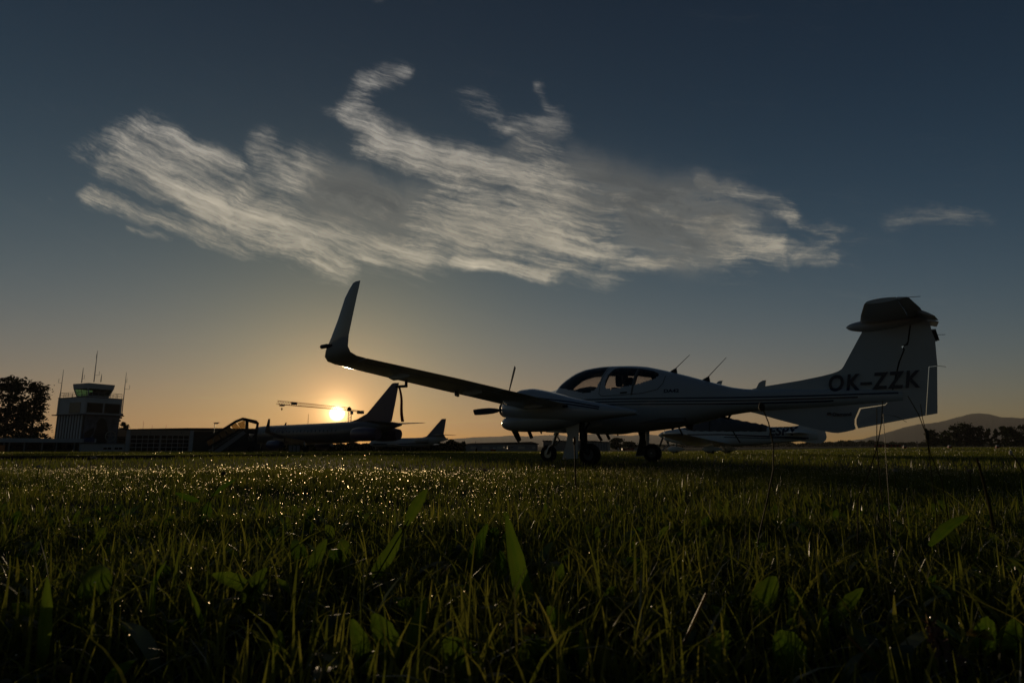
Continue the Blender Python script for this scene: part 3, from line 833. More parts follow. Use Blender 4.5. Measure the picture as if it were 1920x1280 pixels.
rb_, inv, p0 = bldg('red_barrack', 1661, 240, 'low dark red building with a row of openings beyond the tail', 'building')
zt = at(1661, 834.2, 240).z - p0.z; zt = max(zt, 1.1)
MB().box((-4.6, 0, 0), (4.4, 4, zt * .9)).build('wall', RED, rb_)
MB().box((-4.9, -.3, zt * .9), (4.7, 4.3, zt)).build('roof', mat('dark_red_roof', (.09, .02, .018), rough=.7), rb_)
for k in range(6): MB().box((-4.1 + k * 1.4, -.04, .15), (-3.3 + k * 1.4, -.003, zt * .75)).build('opening', GLASS_D, rb_)

# ------------------------------------------------------------------ the twin engined aeroplane in front
def pchip(xs, ys):
    xs, ys = np.array(xs, float), np.array(ys, float)
    h = np.diff(xs); d = np.diff(ys) / h; m = np.zeros_like(ys)
    for i in range(1, len(xs) - 1):
        if d[i - 1] * d[i] > 0:
            w1, w2 = 2 * h[i] + h[i - 1], h[i] + 2 * h[i - 1]
            m[i] = (w1 + w2) / (w1 / d[i - 1] + w2 / d[i])
    m[0], m[-1] = d[0], d[-1]

    def f(x):
        x = np.clip(x, xs[0], xs[-1]); i = np.clip(np.searchsorted(xs, x) - 1, 0, len(xs) - 2)
        t = (x - xs[i]) / h[i]
        return ys[i] * (1 + 2 * t) * (1 - t) ** 2 + m[i] * h[i] * t * (1 - t) ** 2 + ys[i + 1] * t * t * (3 - 2 * t) + m[i + 1] * h[i] * t * t * (t - 1)
    return f


class Body:
    """streamlined body along X: bottom, top, half width, height of the widest point, from a table"""
    def __init__(s, rows, yc=0.0, n=2.3):
        r = list(zip(*rows)); s.x0, s.x1 = r[0][0], r[0][-1]; s.yc, s.n = yc, n
        s.zb, s.zt, s.hw, s.zw = (pchip(r[0], r[k]) for k in (1, 2, 3, 4))

    def pt(s, x, a):
        c, q = math.cos(a), math.sin(a); e = 2 / s.n
        y = float(s.hw(x)) * math.copysign(abs(c) ** e, c); zw = float(s.zw(x))
        z = zw + ((float(s.zt(x)) - zw) if q > 0 else (zw - float(s.zb(x)))) * math.copysign(abs(q) ** e, q)
        return Vector((x, s.yc + y, z))

    def side(s, x, z):
        zw = float(s.zw(x)); h = (float(s.zt(x)) - zw) if z > zw else (zw - float(s.zb(x)))
        u = min(abs(z - zw) / max(h, 1e-6), 1.0)
        return float(s.hw(x)) * max(1 - u ** s.n, 0) ** (1 / s.n)

    def mesh(s, nx, na):
        # nodes crowd together at both ends so that they stay round
        t = np.linspace(0, 1, nx); t = .5 * t + .5 * (.5 - .5 * np.cos(math.pi * t)); xs = s.x0 + (s.x1 - s.x0) * t
        return MB().rings([[s.pt(x, 2 * math.pi * k / na) for k in range(na)] for x in xs])

    def strip(s, mb, pts, w, sg, off=.004):
        """ribbon of width w lying on the flank along (x, z) points"""
        P = []
        for (x0, z0), (x1, z1) in zip(pts, pts[1:]):
            k = max(2, int(abs(x1 - x0) / .06 + abs(z1 - z0) / .03))
            P += [(x0 + (x1 - x0) * i / k, z0 + (z1 - z0) * i / k) for i in range(k)]
        P.append(pts[-1]); L = []
        for i, (x, z) in enumerate(P):
            a, b_ = P[max(i - 1, 0)], P[min(i + 1, len(P) - 1)]; tx, tz = b_[0] - a[0], b_[1] - a[1]; l = math.hypot(tx, tz) or 1
            nx_, nz_ = -tz / l * w / 2, tx / l * w / 2
            L.append([(x + k * nx_, s.yc + sg * (s.side(x + k * nx_, z + k * nz_) + off), z + k * nz_) for k in (-1, 1)])
        mb.rings(L, closed=False, caps=False)


def inside_poly(x, z, poly):
    c = False; j = len(poly) - 1
    for i in range(len(poly)):
        (xi, zi), (xj, zj) = poly[i], poly[j]
        if (zi > z) != (zj > z) and x < (xj - xi) * (z - zi) / (zj - zi) + xi: c = not c
        j = i
    return c


def near_poly(x, z, poly):
    best = (9e9, x, z)
    for (ax, az), (bx, bz) in zip(poly, poly[1:] + poly[:1]):
        dx, dz = bx - ax, bz - az; t = max(0, min(1, ((x - ax) * dx + (z - az) * dz) / (dx * dx + dz * dz)))
        px_, pz_ = ax + t * dx, az + t * dz; d = math.hypot(px_ - x, pz_ - z)
        if d < best[0]: best = (d, px_, pz_)
    return best


def smooth_poly(poly, it=2):
    for _ in range(it):
        q_ = []
        for a, b_ in zip(poly, poly[1:] + poly[:1]):
            q_ += [(a[0] * .75 + b_[0] * .25, a[1] * .75 + b_[1] * .25), (a[0] * .25 + b_[0] * .75, a[1] * .25 + b_[1] * .75)]
        poly = q_
    return poly


AIRFOIL_U = [(.0, .0), (.0125, .27), (.05, .49), (.1, .66), (.2, .86), (.3, .94), (.42, .96), (.55, .86), (.7, .63), (.85, .34), (1, .02)]


def foil(sec, c0=0.0, c1=1.0):
    """closed section: LE point, TE point, thickness ratio, up vector; cut to the chord range c0..c1"""
    le, te, t, up = Vector(sec[0]), Vector(sec[1]), sec[2], Vector(sec[3]).normalized()
    ch = te - le; L = ch.length
    us = np.array([a for a, _ in AIRFOIL_U]); ts = np.array([b_ for _, b_ in AIRFOIL_U])
    xs = sorted({c0, c1, *[a for a in us if c0 < a < c1]})
    if c0 > 0: xs = [c0, c0 + .02] + [x for x in xs if x > c0 + .02]
    th = lambda u: float(np.interp(u, us, ts)) * t * L * .52
    top = [le + ch * u + up * th(u) for u in xs]; bot = [le + ch * u - up * th(u) * .72 for u in xs]
    if c0 > 0:                                    # rounded nose of a control surface
        top[0] = le + ch * c0 + up * th(c0) * .4; bot[0] = le + ch * c0 - up * th(c0) * .3
    return top + bot[::-1]


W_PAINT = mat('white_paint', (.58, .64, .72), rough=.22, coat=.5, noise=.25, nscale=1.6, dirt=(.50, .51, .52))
STRIPE = mat('navy_paint', (.012, .02, .075), rough=.25, coat=.4)
DARKT = mat('dark_trim', (.02, .02, .022), rough=.5)
RUBBER = mat('tyre_rubber', (.018, .018, .018), rough=.85, bump=.2, bscale=60)
STEEL = mat('bare_steel', (.42, .42, .42), rough=.35, metal=1.0)
BLADE = mat('propeller_composite', (.022, .022, .024), rough=.45)
EXH = mat('exhaust_steel', (.09, .07, .06), rough=.6, metal=.8)
CLOTH_RED = mat('red_ribbon', (.28, .018, .012), rough=.85)
GREYM = mat('grey_plastic', (.16, .16, .165), rough=.6)
SEATM = mat('seat_leather', (.035, .034, .034), rough=.6, bump=.15)
WINDOW = glass('tinted_perspex', (.68, .62, .58))
GLASS_C = glass('clear_lens', (.8, .8, .8))

TW_T, TW_A = (-.42, 14.14), R(36.1)
plane = empty('twin_engine_airplane', (TW_T[0], TW_T[1], 0), -TW_A)
tag(plane, 'white twin engine airplane with upturned winglet and T tail standing on the grass', 'airplane')

FUS = Body([  # x, bottom, top, half width, height of widest point
    (.34, 1.10, 1.14, .015, 1.12), (.42, 1.0, 1.22, .10, 1.11), (.6, .90, 1.30, .21, 1.09), (1.0, .76, 1.41, .37, 1.06), (1.5, .67, 1.50, .48, 1.04),
    (1.85, .64, 1.555, .53, 1.05), (2.06, .63, 1.73, .555, 1.06), (2.35, .615, 1.885, .58, 1.08), (2.6, .61, 1.945, .59, 1.09), (2.92, .60, 1.965, .60, 1.1), (3.46, .61, 1.94, .60, 1.1),
    (3.8, .63, 1.90, .58, 1.1), (4.13, .66, 1.82, .545, 1.1), (4.32, .68, 1.765, .52, 1.1), (4.66, .74, 1.66, .46, 1.1), (4.96, .80, 1.56, .40, 1.1), (5.25, .87, 1.465, .345, 1.11),
    (5.48, .91, 1.395, .30, 1.12), (5.8, .945, 1.345, .25, 1.13), (6.2, .96, 1.325, .205, 1.135), (6.9, .985, 1.29, .15, 1.135), (7.6, 1.01, 1.25, .10, 1.13), (8.05, 1.03, 1.21, .055, 1.12)])
WSH = smooth_poly([(1.86, 1.575), (2.3, 1.50), (2.95, 1.33), (3.13, 1.86), (3.10, 2.15), (2.3, 2.15), (1.95, 1.85), (1.84, 1.66)], 2)
DWN = smooth_poly([(3.17, 1.42), (3.55, 1.47), (3.9, 1.52), (4.16, 1.60), (4.24, 1.68), (4.1, 1.77), (3.8, 1.845), (3.45, 1.885), (3.27, 1.88), (3.18, 1.66)], 2)
fm = FUS.mesh(360, 150)
V0 = [Vector(v) for v in fm.v]
for i, v in enumerate(V0):
    if 1.7 < v.x < 4.4 and v.z > 1.25:
        for poly in (WSH, DWN):
            d, px_, pz_ = near_poly(v.x, v.z, poly)
            if d < .0125 and abs(v.y) > .05:
                V0[i] = Vector((px_, math.copysign(FUS.side(px_, pz_), v.y), pz_)); break
hull, wsh, dwn = MB(), MB(), [MB(), MB()]
for f in fm.f:
    c = sum((V0[i] for i in f), Vector()) / len(f)
    dst = hull
    if 1.7 < c.x < 4.4 and c.z > 1.25 and len(f) == 4:
        if inside_poly(c.x, c.z, WSH): dst = wsh
        elif inside_poly(c.x, c.z, DWN): dst = dwn[0 if c.y < 0 else 1]
    dst.add([V0[i] for i in f], [tuple(range(len(f)))])
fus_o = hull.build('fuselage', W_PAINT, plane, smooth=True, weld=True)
wsh.build('windshield', WINDOW, plane, smooth=True, weld=True)
for k in (0, 1):
    dwn[k].build('door_window', WINDOW, plane, smooth=True, weld=True)
DOOR = [(3.16, 1.90), (3.08, 1.62), (3.06, 1.36), (3.12, 1.315), (3.5, 1.31), (3.95, 1.33), (4.24, 1.39), (4.33, 1.50), (4.345, 1.66)]
for sg in (-1, 1):
    mb = MB(); FUS.strip(mb, DOOR, .010, sg); mb.build('door_seam', DARKT, plane)
    mb = MB(); FUS.strip(mb, [(3.52, 1.355), (3.66, 1.36)], .03, sg, .012); mb.build('door_handle', DARKT, plane)
    for zz, xa, xb in ((0, 2.55, 8.0), (-.055, 2.6, 7.45), (-.108, 2.7, 7.1)):
        mb = MB(); FUS.strip(mb, [(xa, 1.262 + zz), (3.4, 1.245 + zz), (4.6, 1.212 + zz), (5.83, 1.185 + zz), (7.0, 1.17 + zz * .9), (xb, 1.165 + zz * .8)], .024, sg)
        mb.build('stripe', STRIPE, plane)

# cockpit
mb = MB()
ring = lambda x, zt, w: [Vector((x, w * math.cos(a), 1.30 + (zt - 1.30) * max(math.sin(a), 0) ** .8 - (.25 if math.sin(a) < 0 else 0))) for a in np.linspace(0, 2 * math.pi, 25)[:-1]]
mb.rings([ring(2.02, 1.40, .2), ring(2.2, 1.50, .42), ring(2.45, 1.56, .50), ring(2.62, 1.575, .50), ring(2.74, 1.55, .49), ring(2.76, 1.40, .46)])
mb.build('instrument_panel', DARKT, plane, smooth=True)
MB().box((2.0, -.46, .78), (4.7, .46, .86)).build('cabin_floor', GREYM, plane)


def seat(name, x, y, w, top):
    mb = MB(); mb.box((x - .48, y - w / 2, .98), (x + .02, y + w / 2, 1.10))
    for f in ((0, .0), (1, .05)): pass
    mb.rings([[Vector((x + .02 + dx + q_[0] * .05, y + q_[1] * w / 2 * s_, z)) for q_ in ((-1, -1), (1, -1), (1, 1), (-1, 1))] for z, dx, s_ in ((1.06, 0, 1), (1.3, .05, 1.0), (1.48, .09, .85))])
    o = mb.build(name, SEATM, plane)
    hb = MB(); c = Vector((x + .13, y, top - .10))
    hb.rings([[c + Vector((.055 * r_ * math.cos(a), (.125 if w < .6 else .14) * r_ * math.sin(a), dz)) for a in np.linspace(0, 2 * math.pi, 17)[:-1]] for dz, r_ in ((-.13, .55), (-.11, .9), (0, 1), (.07, .92), (.105, .6))])
    hb.build('headrest', SEATM, o, smooth=True)
    return o


for y in (-.27, .27): seat('seat', 3.22, y, .46, 1.735)
for y in (-.25, .25): seat('rear_seat', 4.02, y, .44, 1.72)
mb = MB(); mb.tube([(3.36, -.27 + .115 * math.cos(a), 1.64 + .125 * math.sin(a)) for a in np.linspace(-.3, math.pi + .3, 15)], .011, 6)
for s_ in (-1, 1): mb.disc_wheel((3.36, -.27 + s_ * .115, 1.60), (0, 1, 0), .045, .04, 14, rim=1)
mb.build('headset', DARKT, plane)
for s_ in (-1, 1):
    MB().tube([Vector((3.10 + .03 * k, s_ * (FUS.side(3.12 + .03 * k, 1.35 + .13 * k) - .03), 1.35 + .13 * k)) for k in range(4)], .03, 6).build('cabin_frame', GREYM, plane)
    MB().tube([Vector((3.74 + .012 * k, s_ * (FUS.side(3.74, 1.30 + .1 * k) - .025), 1.30 + .1 * k)) for k in range(6)], .035, 6).build('cabin_post', GREYM, plane)

# wings
UPZ = (0, 0, 1)


def wing_secs(s_):
    base = [(.40, 1.98, 3.14, .955, .17), (1.6, 2.08, 3.13, 1.045, .16), (3.0, 2.20, 3.13, 1.14, .15), (4.8, 2.30, 3.12, 1.265, .145), (6.1, 2.40, 3.055, 1.355, .14), (6.42, 2.44, 3.03, 1.378, .14)]
    return [((le, s_ * y, z - .012), (te, s_ * y, z + .012), t, UPZ) for y, le, te, z, t in base]


for s_ in (-1, 1):
    S = wing_secs(s_)
    tipsec = [S[-1], ((2.47, s_ * 6.55, 1.385), (3.02, s_ * 6.55, 1.405), .14, (0, -s_ * .25, 1)), ((2.535, s_ * 6.64, 1.425), (3.015, s_ * 6.64, 1.44), .13, (0, -s_ * .8, .75)),
              ((2.61, s_ * 6.685, 1.49), (3.02, s_ * 6.685, 1.50), .11, (0, -s_, .25)), ((2.72, s_ * 6.70, 1.63), (3.045, s_ * 6.70, 1.63), .10, (0, -s_, .08)),
              ((2.85, s_ * 6.715, 1.83), (3.115, s_ * 6.715, 1.83), .10, (0, -s_, .08)), ((2.985, s_ * 6.735, 2.07), (3.205, s_ * 6.735, 2.07), .10, (0, -s_, .08)),
              ((3.065, s_ * 6.74, 2.165), (3.24, s_ * 6.74, 2.165), .10, (0, -s_, .08)), ((3.135, s_ * 6.745, 2.228), (3.262, s_ * 6.745, 2.232), .10, (0, -s_, .08)), ((3.17, s_ * 6.745, 2.24), (3.266, s_ * 6.745, 2.24), .08, (0, -s_, .08))]
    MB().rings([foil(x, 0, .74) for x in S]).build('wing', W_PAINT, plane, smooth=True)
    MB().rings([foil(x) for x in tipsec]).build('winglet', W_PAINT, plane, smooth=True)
    lerp = lambda a, b_, t: tuple(x + (y - x) * t for x, y in zip(a, b_))
    sec = lambda yy: next((lerp(A_[0], B_[0], u), lerp(A_[1], B_[1], u), A_[2] + (B_[2] - A_[2]) * u, UPZ) for A_, B_ in zip(S, S[1:])
                          for u in [(yy - abs(A_[0][1])) / (abs(B_[0][1]) - abs(A_[0][1]))] if -1e-6 <= u <= 1.0001)
    MB().rings([foil(sec(y), .752, 1) for y in (.72, 1.6, 2.6, 3.76)]).build('flap', W_PAINT, plane, smooth=True)
    MB().rings([foil(sec(y), .752, 1) for y in (3.79, 4.8, 5.6, 6.4)]).build('aileron', W_PAINT, plane, smooth=True)
    for y in (2.5, 4.2, 5.7):
        mb = MB(); s0 = sec(y); p = Vector(s0[0]).lerp(Vector(s0[1]), .6) + Vector((0, 0, -.075))
        mb.rings([[p + Vector((dx, .022 * r_ * math.cos(a), .045 * r_ * math.sin(a) - .01)) for a in np.linspace(0, 2 * math.pi, 9)[:-1]] for dx, r_ in ((-.14, .2), (-.05, 1), (.1, 1), (.24, .3))])
        mb.build('flap_hinge_fairing', W_PAINT, plane, smooth=True)
    mb = MB(); p = Vector((2.60, s_ * 6.70, 1.535))
    mb.rings([[p + Vector((dx, .03 * r_ * math.cos(a), .028 * r_ * math.sin(a))) for a in np.linspace(0, 2 * math.pi, 11)[:-1]] for dx, r_ in ((-.07, .5), (-.05, .95), (.05, 1), (.15, .5))])
    mb.build('navigation_light', DARKT, plane, smooth=True)
    mb = MB(); mb.box((3.095, s_ * 2.0 - .02, 1.02), (3.18, s_ * 2.0 + .02, 1.06)); mb.build('flap_bracket', DARKT, plane)
    mb = MB(); mb.tube([(2.50, s_ * 4.2, 1.19), (2.53, s_ * 4.2, 1.13), (2.57, s_ * 4.2, 1.105)], [.02, .035, .02], 8); mb.build('fuel_drain_cap', STEEL, plane)

# pitot probe with a ribbon hanging from it
mb = MB(); mb.tube([(2.36, -5.1, 1.27), (2.36, -5.1, 1.185)], .022, 6); mb.tube([(2.375, -5.1, 1.195), (2.16, -5.1, 1.20)], .02, 8)
mb.build('pitot_probe', DARKT, plane)
ribbon = MB()
pts = [(2.225 + .095 * t_ + .006 * math.sin(t_ * 7), -5.1 + .012 * math.sin(t_ * 5), 1.18 - .49 * t_) for t_ in np.linspace(0, 1, 12)]
ribbon.rings([[Vector((x - .018 - .012 * k / 11, y - .003, z)), Vector((x + .018 + .012 * k / 11, y - .003, z)), Vector((x + .018 + .012 * k / 11, y + .003, z)), Vector((x - .018 - .012 * k / 11, y + .003, z))] for k, (x, y, z) in enumerate(pts)])
rb = ribbon.build('safety_ribbon', CLOTH_RED)
rb.location = plane.location; rb.rotation_euler = plane.rotation_euler
tag(rb, 'dark red warning ribbon hanging from the pitot probe under the near wing', 'ribbon')

# engines
for s_ in (-1, 1):
    yc = 1.6 * s_
    NAC = Body([(1.575, .90, 1.18, .17, 1.05), (1.60, .88, 1.22, .23, 1.05), (1.68, .85, 1.28, .30, 1.04), (1.84, .82, 1.36, .355, 1.02), (2.01, .79, 1.425, .38, 1.01), (2.2, .77, 1.43, .39, 1.0),
                (2.44, .755, 1.39, .395, 1.0), (2.67, .75, 1.335, .39, .98), (3.13, .76, 1.215, .34, .97), (3.56, .80, 1.115, .245, .95), (3.9, .835, 1.04, .165, .93), (4.18, .86, .98, .105, .92), (4.33, .872, .945, .07, .91)], yc)
    nac = NAC.mesh(60, 40).build('engine_nacelle', W_PAINT, plane, smooth=True)
    CHIN = Body([(1.535, .74, .82, .07, .78), (1.55, .70, .85, .14, .78), (1.60, .665, .89, .22, .78), (1.75, .63, .93, .30, .78), (2.0, .615, .96, .335, .8), (2.4, .612, .97, .34, .8), (2.9, .685, .95, .29, .82), (3.25, .78, .93, .18, .86)], yc)
    CHIN.mesh(40, 36).build('oil_cooler_cowl', W_PAINT, nac, smooth=True)
    mb = MB(); NAC.strip(mb, [(1.9, 1.20), (2.5, 1.225), (3.2, 1.12), (3.7, 1.02)], .02, s_ * (1)); NAC.strip(mb, [(1.9, 1.15), (2.5, 1.17), (3.2, 1.075), (3.7, .985)], .02, s_)
    NAC.strip(mb, [(1.9, 1.20), (2.5, 1.225), (3.2, 1.12), (3.7, 1.02)], .02, -s_); NAC.strip(mb, [(1.9, 1.15), (2.5, 1.17), (3.2, 1.075), (3.7, .985)], .02, -s_)
    mb.build('nacelle_stripe', STRIPE, nac)
    mb = MB(); mb.rings([[Vector((x, yc + r_ * math.cos(a), 1.06 + r_ * math.sin(a))) for a in np.linspace(0, 2 * math.pi, 25)[:-1]] for x, r_ in ((1.565, .15), (1.50, .155), (1.46, .13), (1.42, .085), (1.395, .03))])
    mb.build('spinner', DARKT, plane, smooth=True)
    mb = MB(); mb.rings([[Vector((x, yc + r_ * math.cos(a), 1.06 + r_ * math.sin(a))) for a in np.linspace(0, 2 * math.pi, 25)[:-1]] for x, r_ in ((1.572, .17), (1.566, .172))])
    mb.build('spinner_ring', STEEL, plane, smooth=True)
    for a0 in ((68, 186, 310) if s_ < 0 else (30, 150, 270)):
        a = R(a0); sh = .84 if a0 == 310 else 1.0; d = Vector((0, math.cos(a), math.sin(a))); t_ = Vector((0, -math.sin(a), math.cos(a))); ax = Vector((1, 0, 0))
        mb = MB(); RR_ = []
        for r_, w, tw, th in ((.10, .05, 50, .045), (.17, .06, 50, .035), (.28, .115, 42, .026), (.45, .135, 32, .02), (.65, .13, 25, .016), (.82, .12, 20, .012), (.92, .108, 18, .009), (.955, .095, 18, .006)):
            cd = (t_ * math.cos(R(tw)) + ax * math.sin(R(tw))); nd = cd.cross(d).normalized()
            c = Vector((1.505, yc, 1.06)) + d * r_ * sh
            RR_.append([c + cd * (w / 2 * math.cos(b_)) + nd * (th / 2 * math.sin(b_)) for b_ in np.linspace(0, 2 * math.pi, 13)[:-1]])
        mb.rings(RR_).build('propeller_blade', BLADE, plane, smooth=True)
    for p0, p1 in (((2.06, .68), (2.15, .50)),) if s_ < 0 else (((1.80, .70), (1.945, .475)), ((2.06, .68), (2.15, .50))):
        mb = MB(); mb.tube([(p0[0], yc, p0[1]), (p1[0], yc, p1[1])], .034, 12); mb.build('exhaust_pipe', EXH, plane, smooth=True)
    mb = MB(); mb.tube([(2.36, yc, .62), (2.37, yc, .575)], [.02, .012], 6); mb.build('drain_mast', DARKT, plane)
    mb = MB(); mb.rings([[Vector((1.545 - .004 * k, yc + .11 * r_ * math.cos(a), .775 + .055 * r_ * math.sin(a))) for a in np.linspace(0, 2 * math.pi, 17)[:-1]] for k, r_ in ((0, 1), (1, .9))])
    mb.build('air_intake', DARKT, plane)

    # main wheels
    yw = s_ * 1.40
    mb = MB(); mb.tube([(3.16, yw + s_ * .05, .80), (3.15, yw + s_ * .05, .46)], [.05, .045], 10); mb.tube([(3.15, yw + s_ * .05, .48), (3.15, yw + s_ * .05, .30)], .03, 8)
    mb.tube([(3.15, yw + s_ * .05, .42), (3.30, yw + s_ * .06, .30), (3.28, yw + s_ * .06, .20)], [.022, .024, .03], 8); mb.tube([(3.15, yw + s_ * .05, .31), (3.28, yw + s_ * .06, .20)], .034, 8)
    mb.tube([(3.17, yw + s_ * .02, .60), (3.27, yw - s_ * .03, .78)], .02, 6)
    mb.tube([(3.28, yw + s_ * .08, .20), (3.28, yw - s_ * .07, .20)], .02, 8)
    mb.build('main_gear_leg', DARKT if s_ < 0 else W_PAINT, plane, smooth=True)
    wh = MB().disc_wheel((3.28, yw, .20), (0, 1, 0), .20, .15).build('main_wheel', RUBBER, plane, smooth=True)
    MB().disc_wheel((3.28, yw, .20), (0, 1, 0), .20, .13, 24, rim=1).build('wheel_rim', GREYM, wh, smooth=True)
    yd = s_ * 1.555
    poly = [(2.865, .76), (3.17, .76), (3.15, .60), (3.135, .42), (3.12, .13), (2.80, .115), (2.84, .25), (2.895, .42), (2.92, .54), (2.885, .66)]
    gd = MB().prism([(x, yd, z) for x, z in poly], (0, s_ * .018, 0)).build('gear_door', W_PAINT, plane)
    cx_, cz_ = 2.99, .42
    MB().prism([(cx_ + (x - cx_) * .9, yd - s_ * .006, cz_ + (z - cz_) * .94) for x, z in poly], (0, s_ * .004, 0)).build('door_liner', DARKT, gd)
    mb = MB()
    for z in (.35, .62): mb.tube([(3.02, yd, z), (3.14, yw + s_ * .06, z)], .012, 6)
    mb.build('door_link', STEEL, plane)
    mb = MB(); mb.prism([(3.20, s_ * 1.22, .80), (3.46, s_ * 1.22, .84), (3.42, s_ * 1.22, .72), (3.22, s_ * 1.22, .69)], (0, .014, 0)); mb.build('inner_gear_door', W_PAINT, plane)

# nose wheel
mb = MB(); mb.tube([(1.76, 0, .80), (1.70, 0, .58)], [.055, .05], 10); mb.tube([(1.70, 0, .60), (1.60, 0, .34)], .032, 10)
for y in (-.075, .075): mb.tube([(1.60, y * .5, .37), (1.56, y, .33), (1.50, y, .19)], [.022, .024, .026], 8)
mb.tube([(1.50, -.09, .19), (1.50, .09, .19)], .016, 8)
mb.tube([(1.73, 0, .55), (1.79, 0, .46), (1.66, 0, .37)], .018, 6); mb.tube([(1.69, -.05, .60), (1.69, .05, .60)], .03, 8)
mb.build('nose_gear_leg', STEEL, plane, smooth=True)
wh = MB().disc_wheel((1.50, 0, .19), (0, 1, 0), .185, .13).build('nose_wheel', RUBBER, plane, smooth=True)
MB().disc_wheel((1.50, 0, .19), (0, 1, 0), .185, .11, 24, rim=1).build('wheel_rim', STEEL, wh, smooth=True)
for y in (-.17, .17): MB().prism([(1.5, y, .72), (2.02, y, .68), (2.0, y, .615), (1.55, y, .64)], (0, .012, 0)).build('nose_gear_door', W_PAINT, plane)


# tail
def plate(mb, poly, thick, yc=0.0):
    """flat-sided fin part: outline in (x, z), half thickness given by thick(x, z)"""
    n = len(poly); a = [(x, yc - thick(x, z), z) for x, z in poly]; b_ = [(x, yc + thick(x, z), z) for x, z in poly]
    fs = [tuple(range(n - 1, -1, -1)), tuple(range(n, 2 * n))] + [(i, (i + 1) % n, n + (i + 1) % n, n + i) for i in range(n)]
    return mb.add(a + b_, fs)


hinge = lambda z: float(np.interp(z, [.63, .78, .95, 1.0, 1.23, 1.64, 1.96, 2.28], [7.38, 7.37, 7.46, 7.83, 7.92, 8.04, 8.19, 8.26]))
lead = lambda z: float(np.interp(z, [1.33, 1.40, 1.50, 1.56, 1.62, 1.91, 2.18, 2.3], [5.7, 6.17, 6.93, 7.18, 7.28, 7.44, 7.60, 7.64]))
trail = lambda z: float(np.interp(z, [.83, 1.5, 1.93, 2.25], [8.465, 8.53, 8.57, 8.57]))
TH = lambda x, z: .012 + .036 * max(0.0, min(1.0, (x - lead(min(max(z, 1.33), 2.3))) / .35)) * (1 if z < 2 else .9)
fin = [(5.7, 1.325), (5.95, 1.375), (6.17, 1.40), (6.6, 1.447), (6.93, 1.50), (7.10, 1.535), (7.19, 1.565), (7.245, 1.60), (7.275, 1.64), (7.31, 1.70), (7.44, 1.925), (7.60, 2.20), (7.64, 2.33), (8.25, 2.33), (8.25, 2.24), (8.19, 1.96), (8.165, 1.915), (8.10, 1.90), (8.125, 1.83), (8.04, 1.64), (7.92, 1.23), (7.86, 1.03), (7.6, 1.08), (6.6, 1.14)]
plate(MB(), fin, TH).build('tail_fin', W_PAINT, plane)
vent = [(5.70, .955), (5.86, .915), (6.2, .80), (6.5, .708), (6.75, .635), (6.92, .588), (7.02, .566), (7.1, .560), (7.2, .575), (7.33, .605), (7.365, .625), (7.352, .70), (7.36, .78), (7.44, .955), (7.80, 1.0), (7.86, 1.06), (7.0, 1.10), (5.9, 1.06)]
plate(MB(), vent, lambda x, z: .012 + .034 * max(0, min(1, (z - .58) / .3))).build('ventral_fin', W_PAINT, plane)
G = .007
rud = [(7.395 + G, .632), (7.378 + G, .70), (7.385 + G, .775), (7.462 + G, .935), (7.80 + G, .982), (7.845 + G, 1.03), (7.935 + G, 1.23), (8.055 + G, 1.64), (8.14 + G, 1.835), (8.12 + G, 1.885), (8.185 + G, 1.90), (8.205 + G, 1.96), (8.262 + G, 2.25), (8.50, 2.255), (8.515, 2.12), (8.572, 2.12), (8.572, 1.93), (8.545, 1.93), (8.536, 1.555), (8.425, 1.55), (8.315, .808)]
plate(MB(), rud, lambda x, z: .008 + .036 * max(0.0, min(1.0, (trail(z) - x) / .5))).build('rudder', W_PAINT, plane)
plate(MB(), [(8.431, 1.542), (8.532, 1.547), (8.466, .835), (8.322, .81)], lambda x, z: .008 + .014 * max(0.0, min(1.0, (trail(z) - x) / .2))).build('trim_tab', W_PAINT, plane)
sp = [(.0, z) for z in (1.02, 1.23, 1.64, 1.84)]
plate(MB(), [(hinge(z) - .03, z) for _, z in sp] + [(8.15, 1.93), (8.19, 2.25), (8.30, 2.25), (8.24, 1.93)] + [(hinge(z) + .05, z) for _, z in sp[::-1]], lambda x, z: .006).build('rudder_gap_shade', DARKT, plane)  # dark strip added in the hinge gap, standing in for its shade
plate(MB(), [(8.515, 2.10), (8.572, 2.10), (8.60, 1.94), (8.55, 1.94)], lambda x, z: .014).build('rudder_tab', DARKT, plane)
BUL = Body([(7.365, 2.27, 2.285, .012, 2.278), (7.40, 2.235, 2.315, .045, 2.275), (7.5, 2.20, 2.345, .082, 2.27), (7.7, 2.17, 2.37, .105, 2.27), (8.0, 2.18, 2.38, .10, 2.28), (8.3, 2.22, 2.38, .07, 2.3), (8.48, 2.27, 2.365, .03, 2.31)])
BUL.mesh(30, 24).build('bullet_fairing', W_PAINT, plane, smooth=True)
for s_ in (-1, 1):
    SS = [((7.57, 0, 2.325), (8.46, 0, 2.345), .11, UPZ), ((7.66, s_ * .7, 2.325), (8.42, s_ * .7, 2.345), .12, UPZ), ((7.79, s_ * 1.5, 2.325), (8.33, s_ * 1.5, 2.345), .155, UPZ), ((7.815, s_ * 1.585, 2.326), (8.315, s_ * 1.585, 2.343), .15, UPZ)]
    MB().rings([foil(x, 0, .746) for x in SS]).build('stabilizer', W_PAINT, plane, smooth=True)
    el = [foil(x, .75, 1) for x in SS]
    MB().rings(el).build('elevator', W_PAINT, plane, smooth=True)
    MB().rings([foil(((8.36, s_ * y, 2.345), (8.62 - .02 * k, s_ * y, 2.235), .22, UPZ)) for k, y in enumerate((.07, .3, .52))]).build('elevator_tab', W_PAINT, plane, smooth=True)
    mb = MB(); mb.tube([(8.30, s_ * 1.55, 2.345), (8.46, s_ * 1.55, 2.335)], .004, 5); mb.build('static_wick', DARKT, plane)
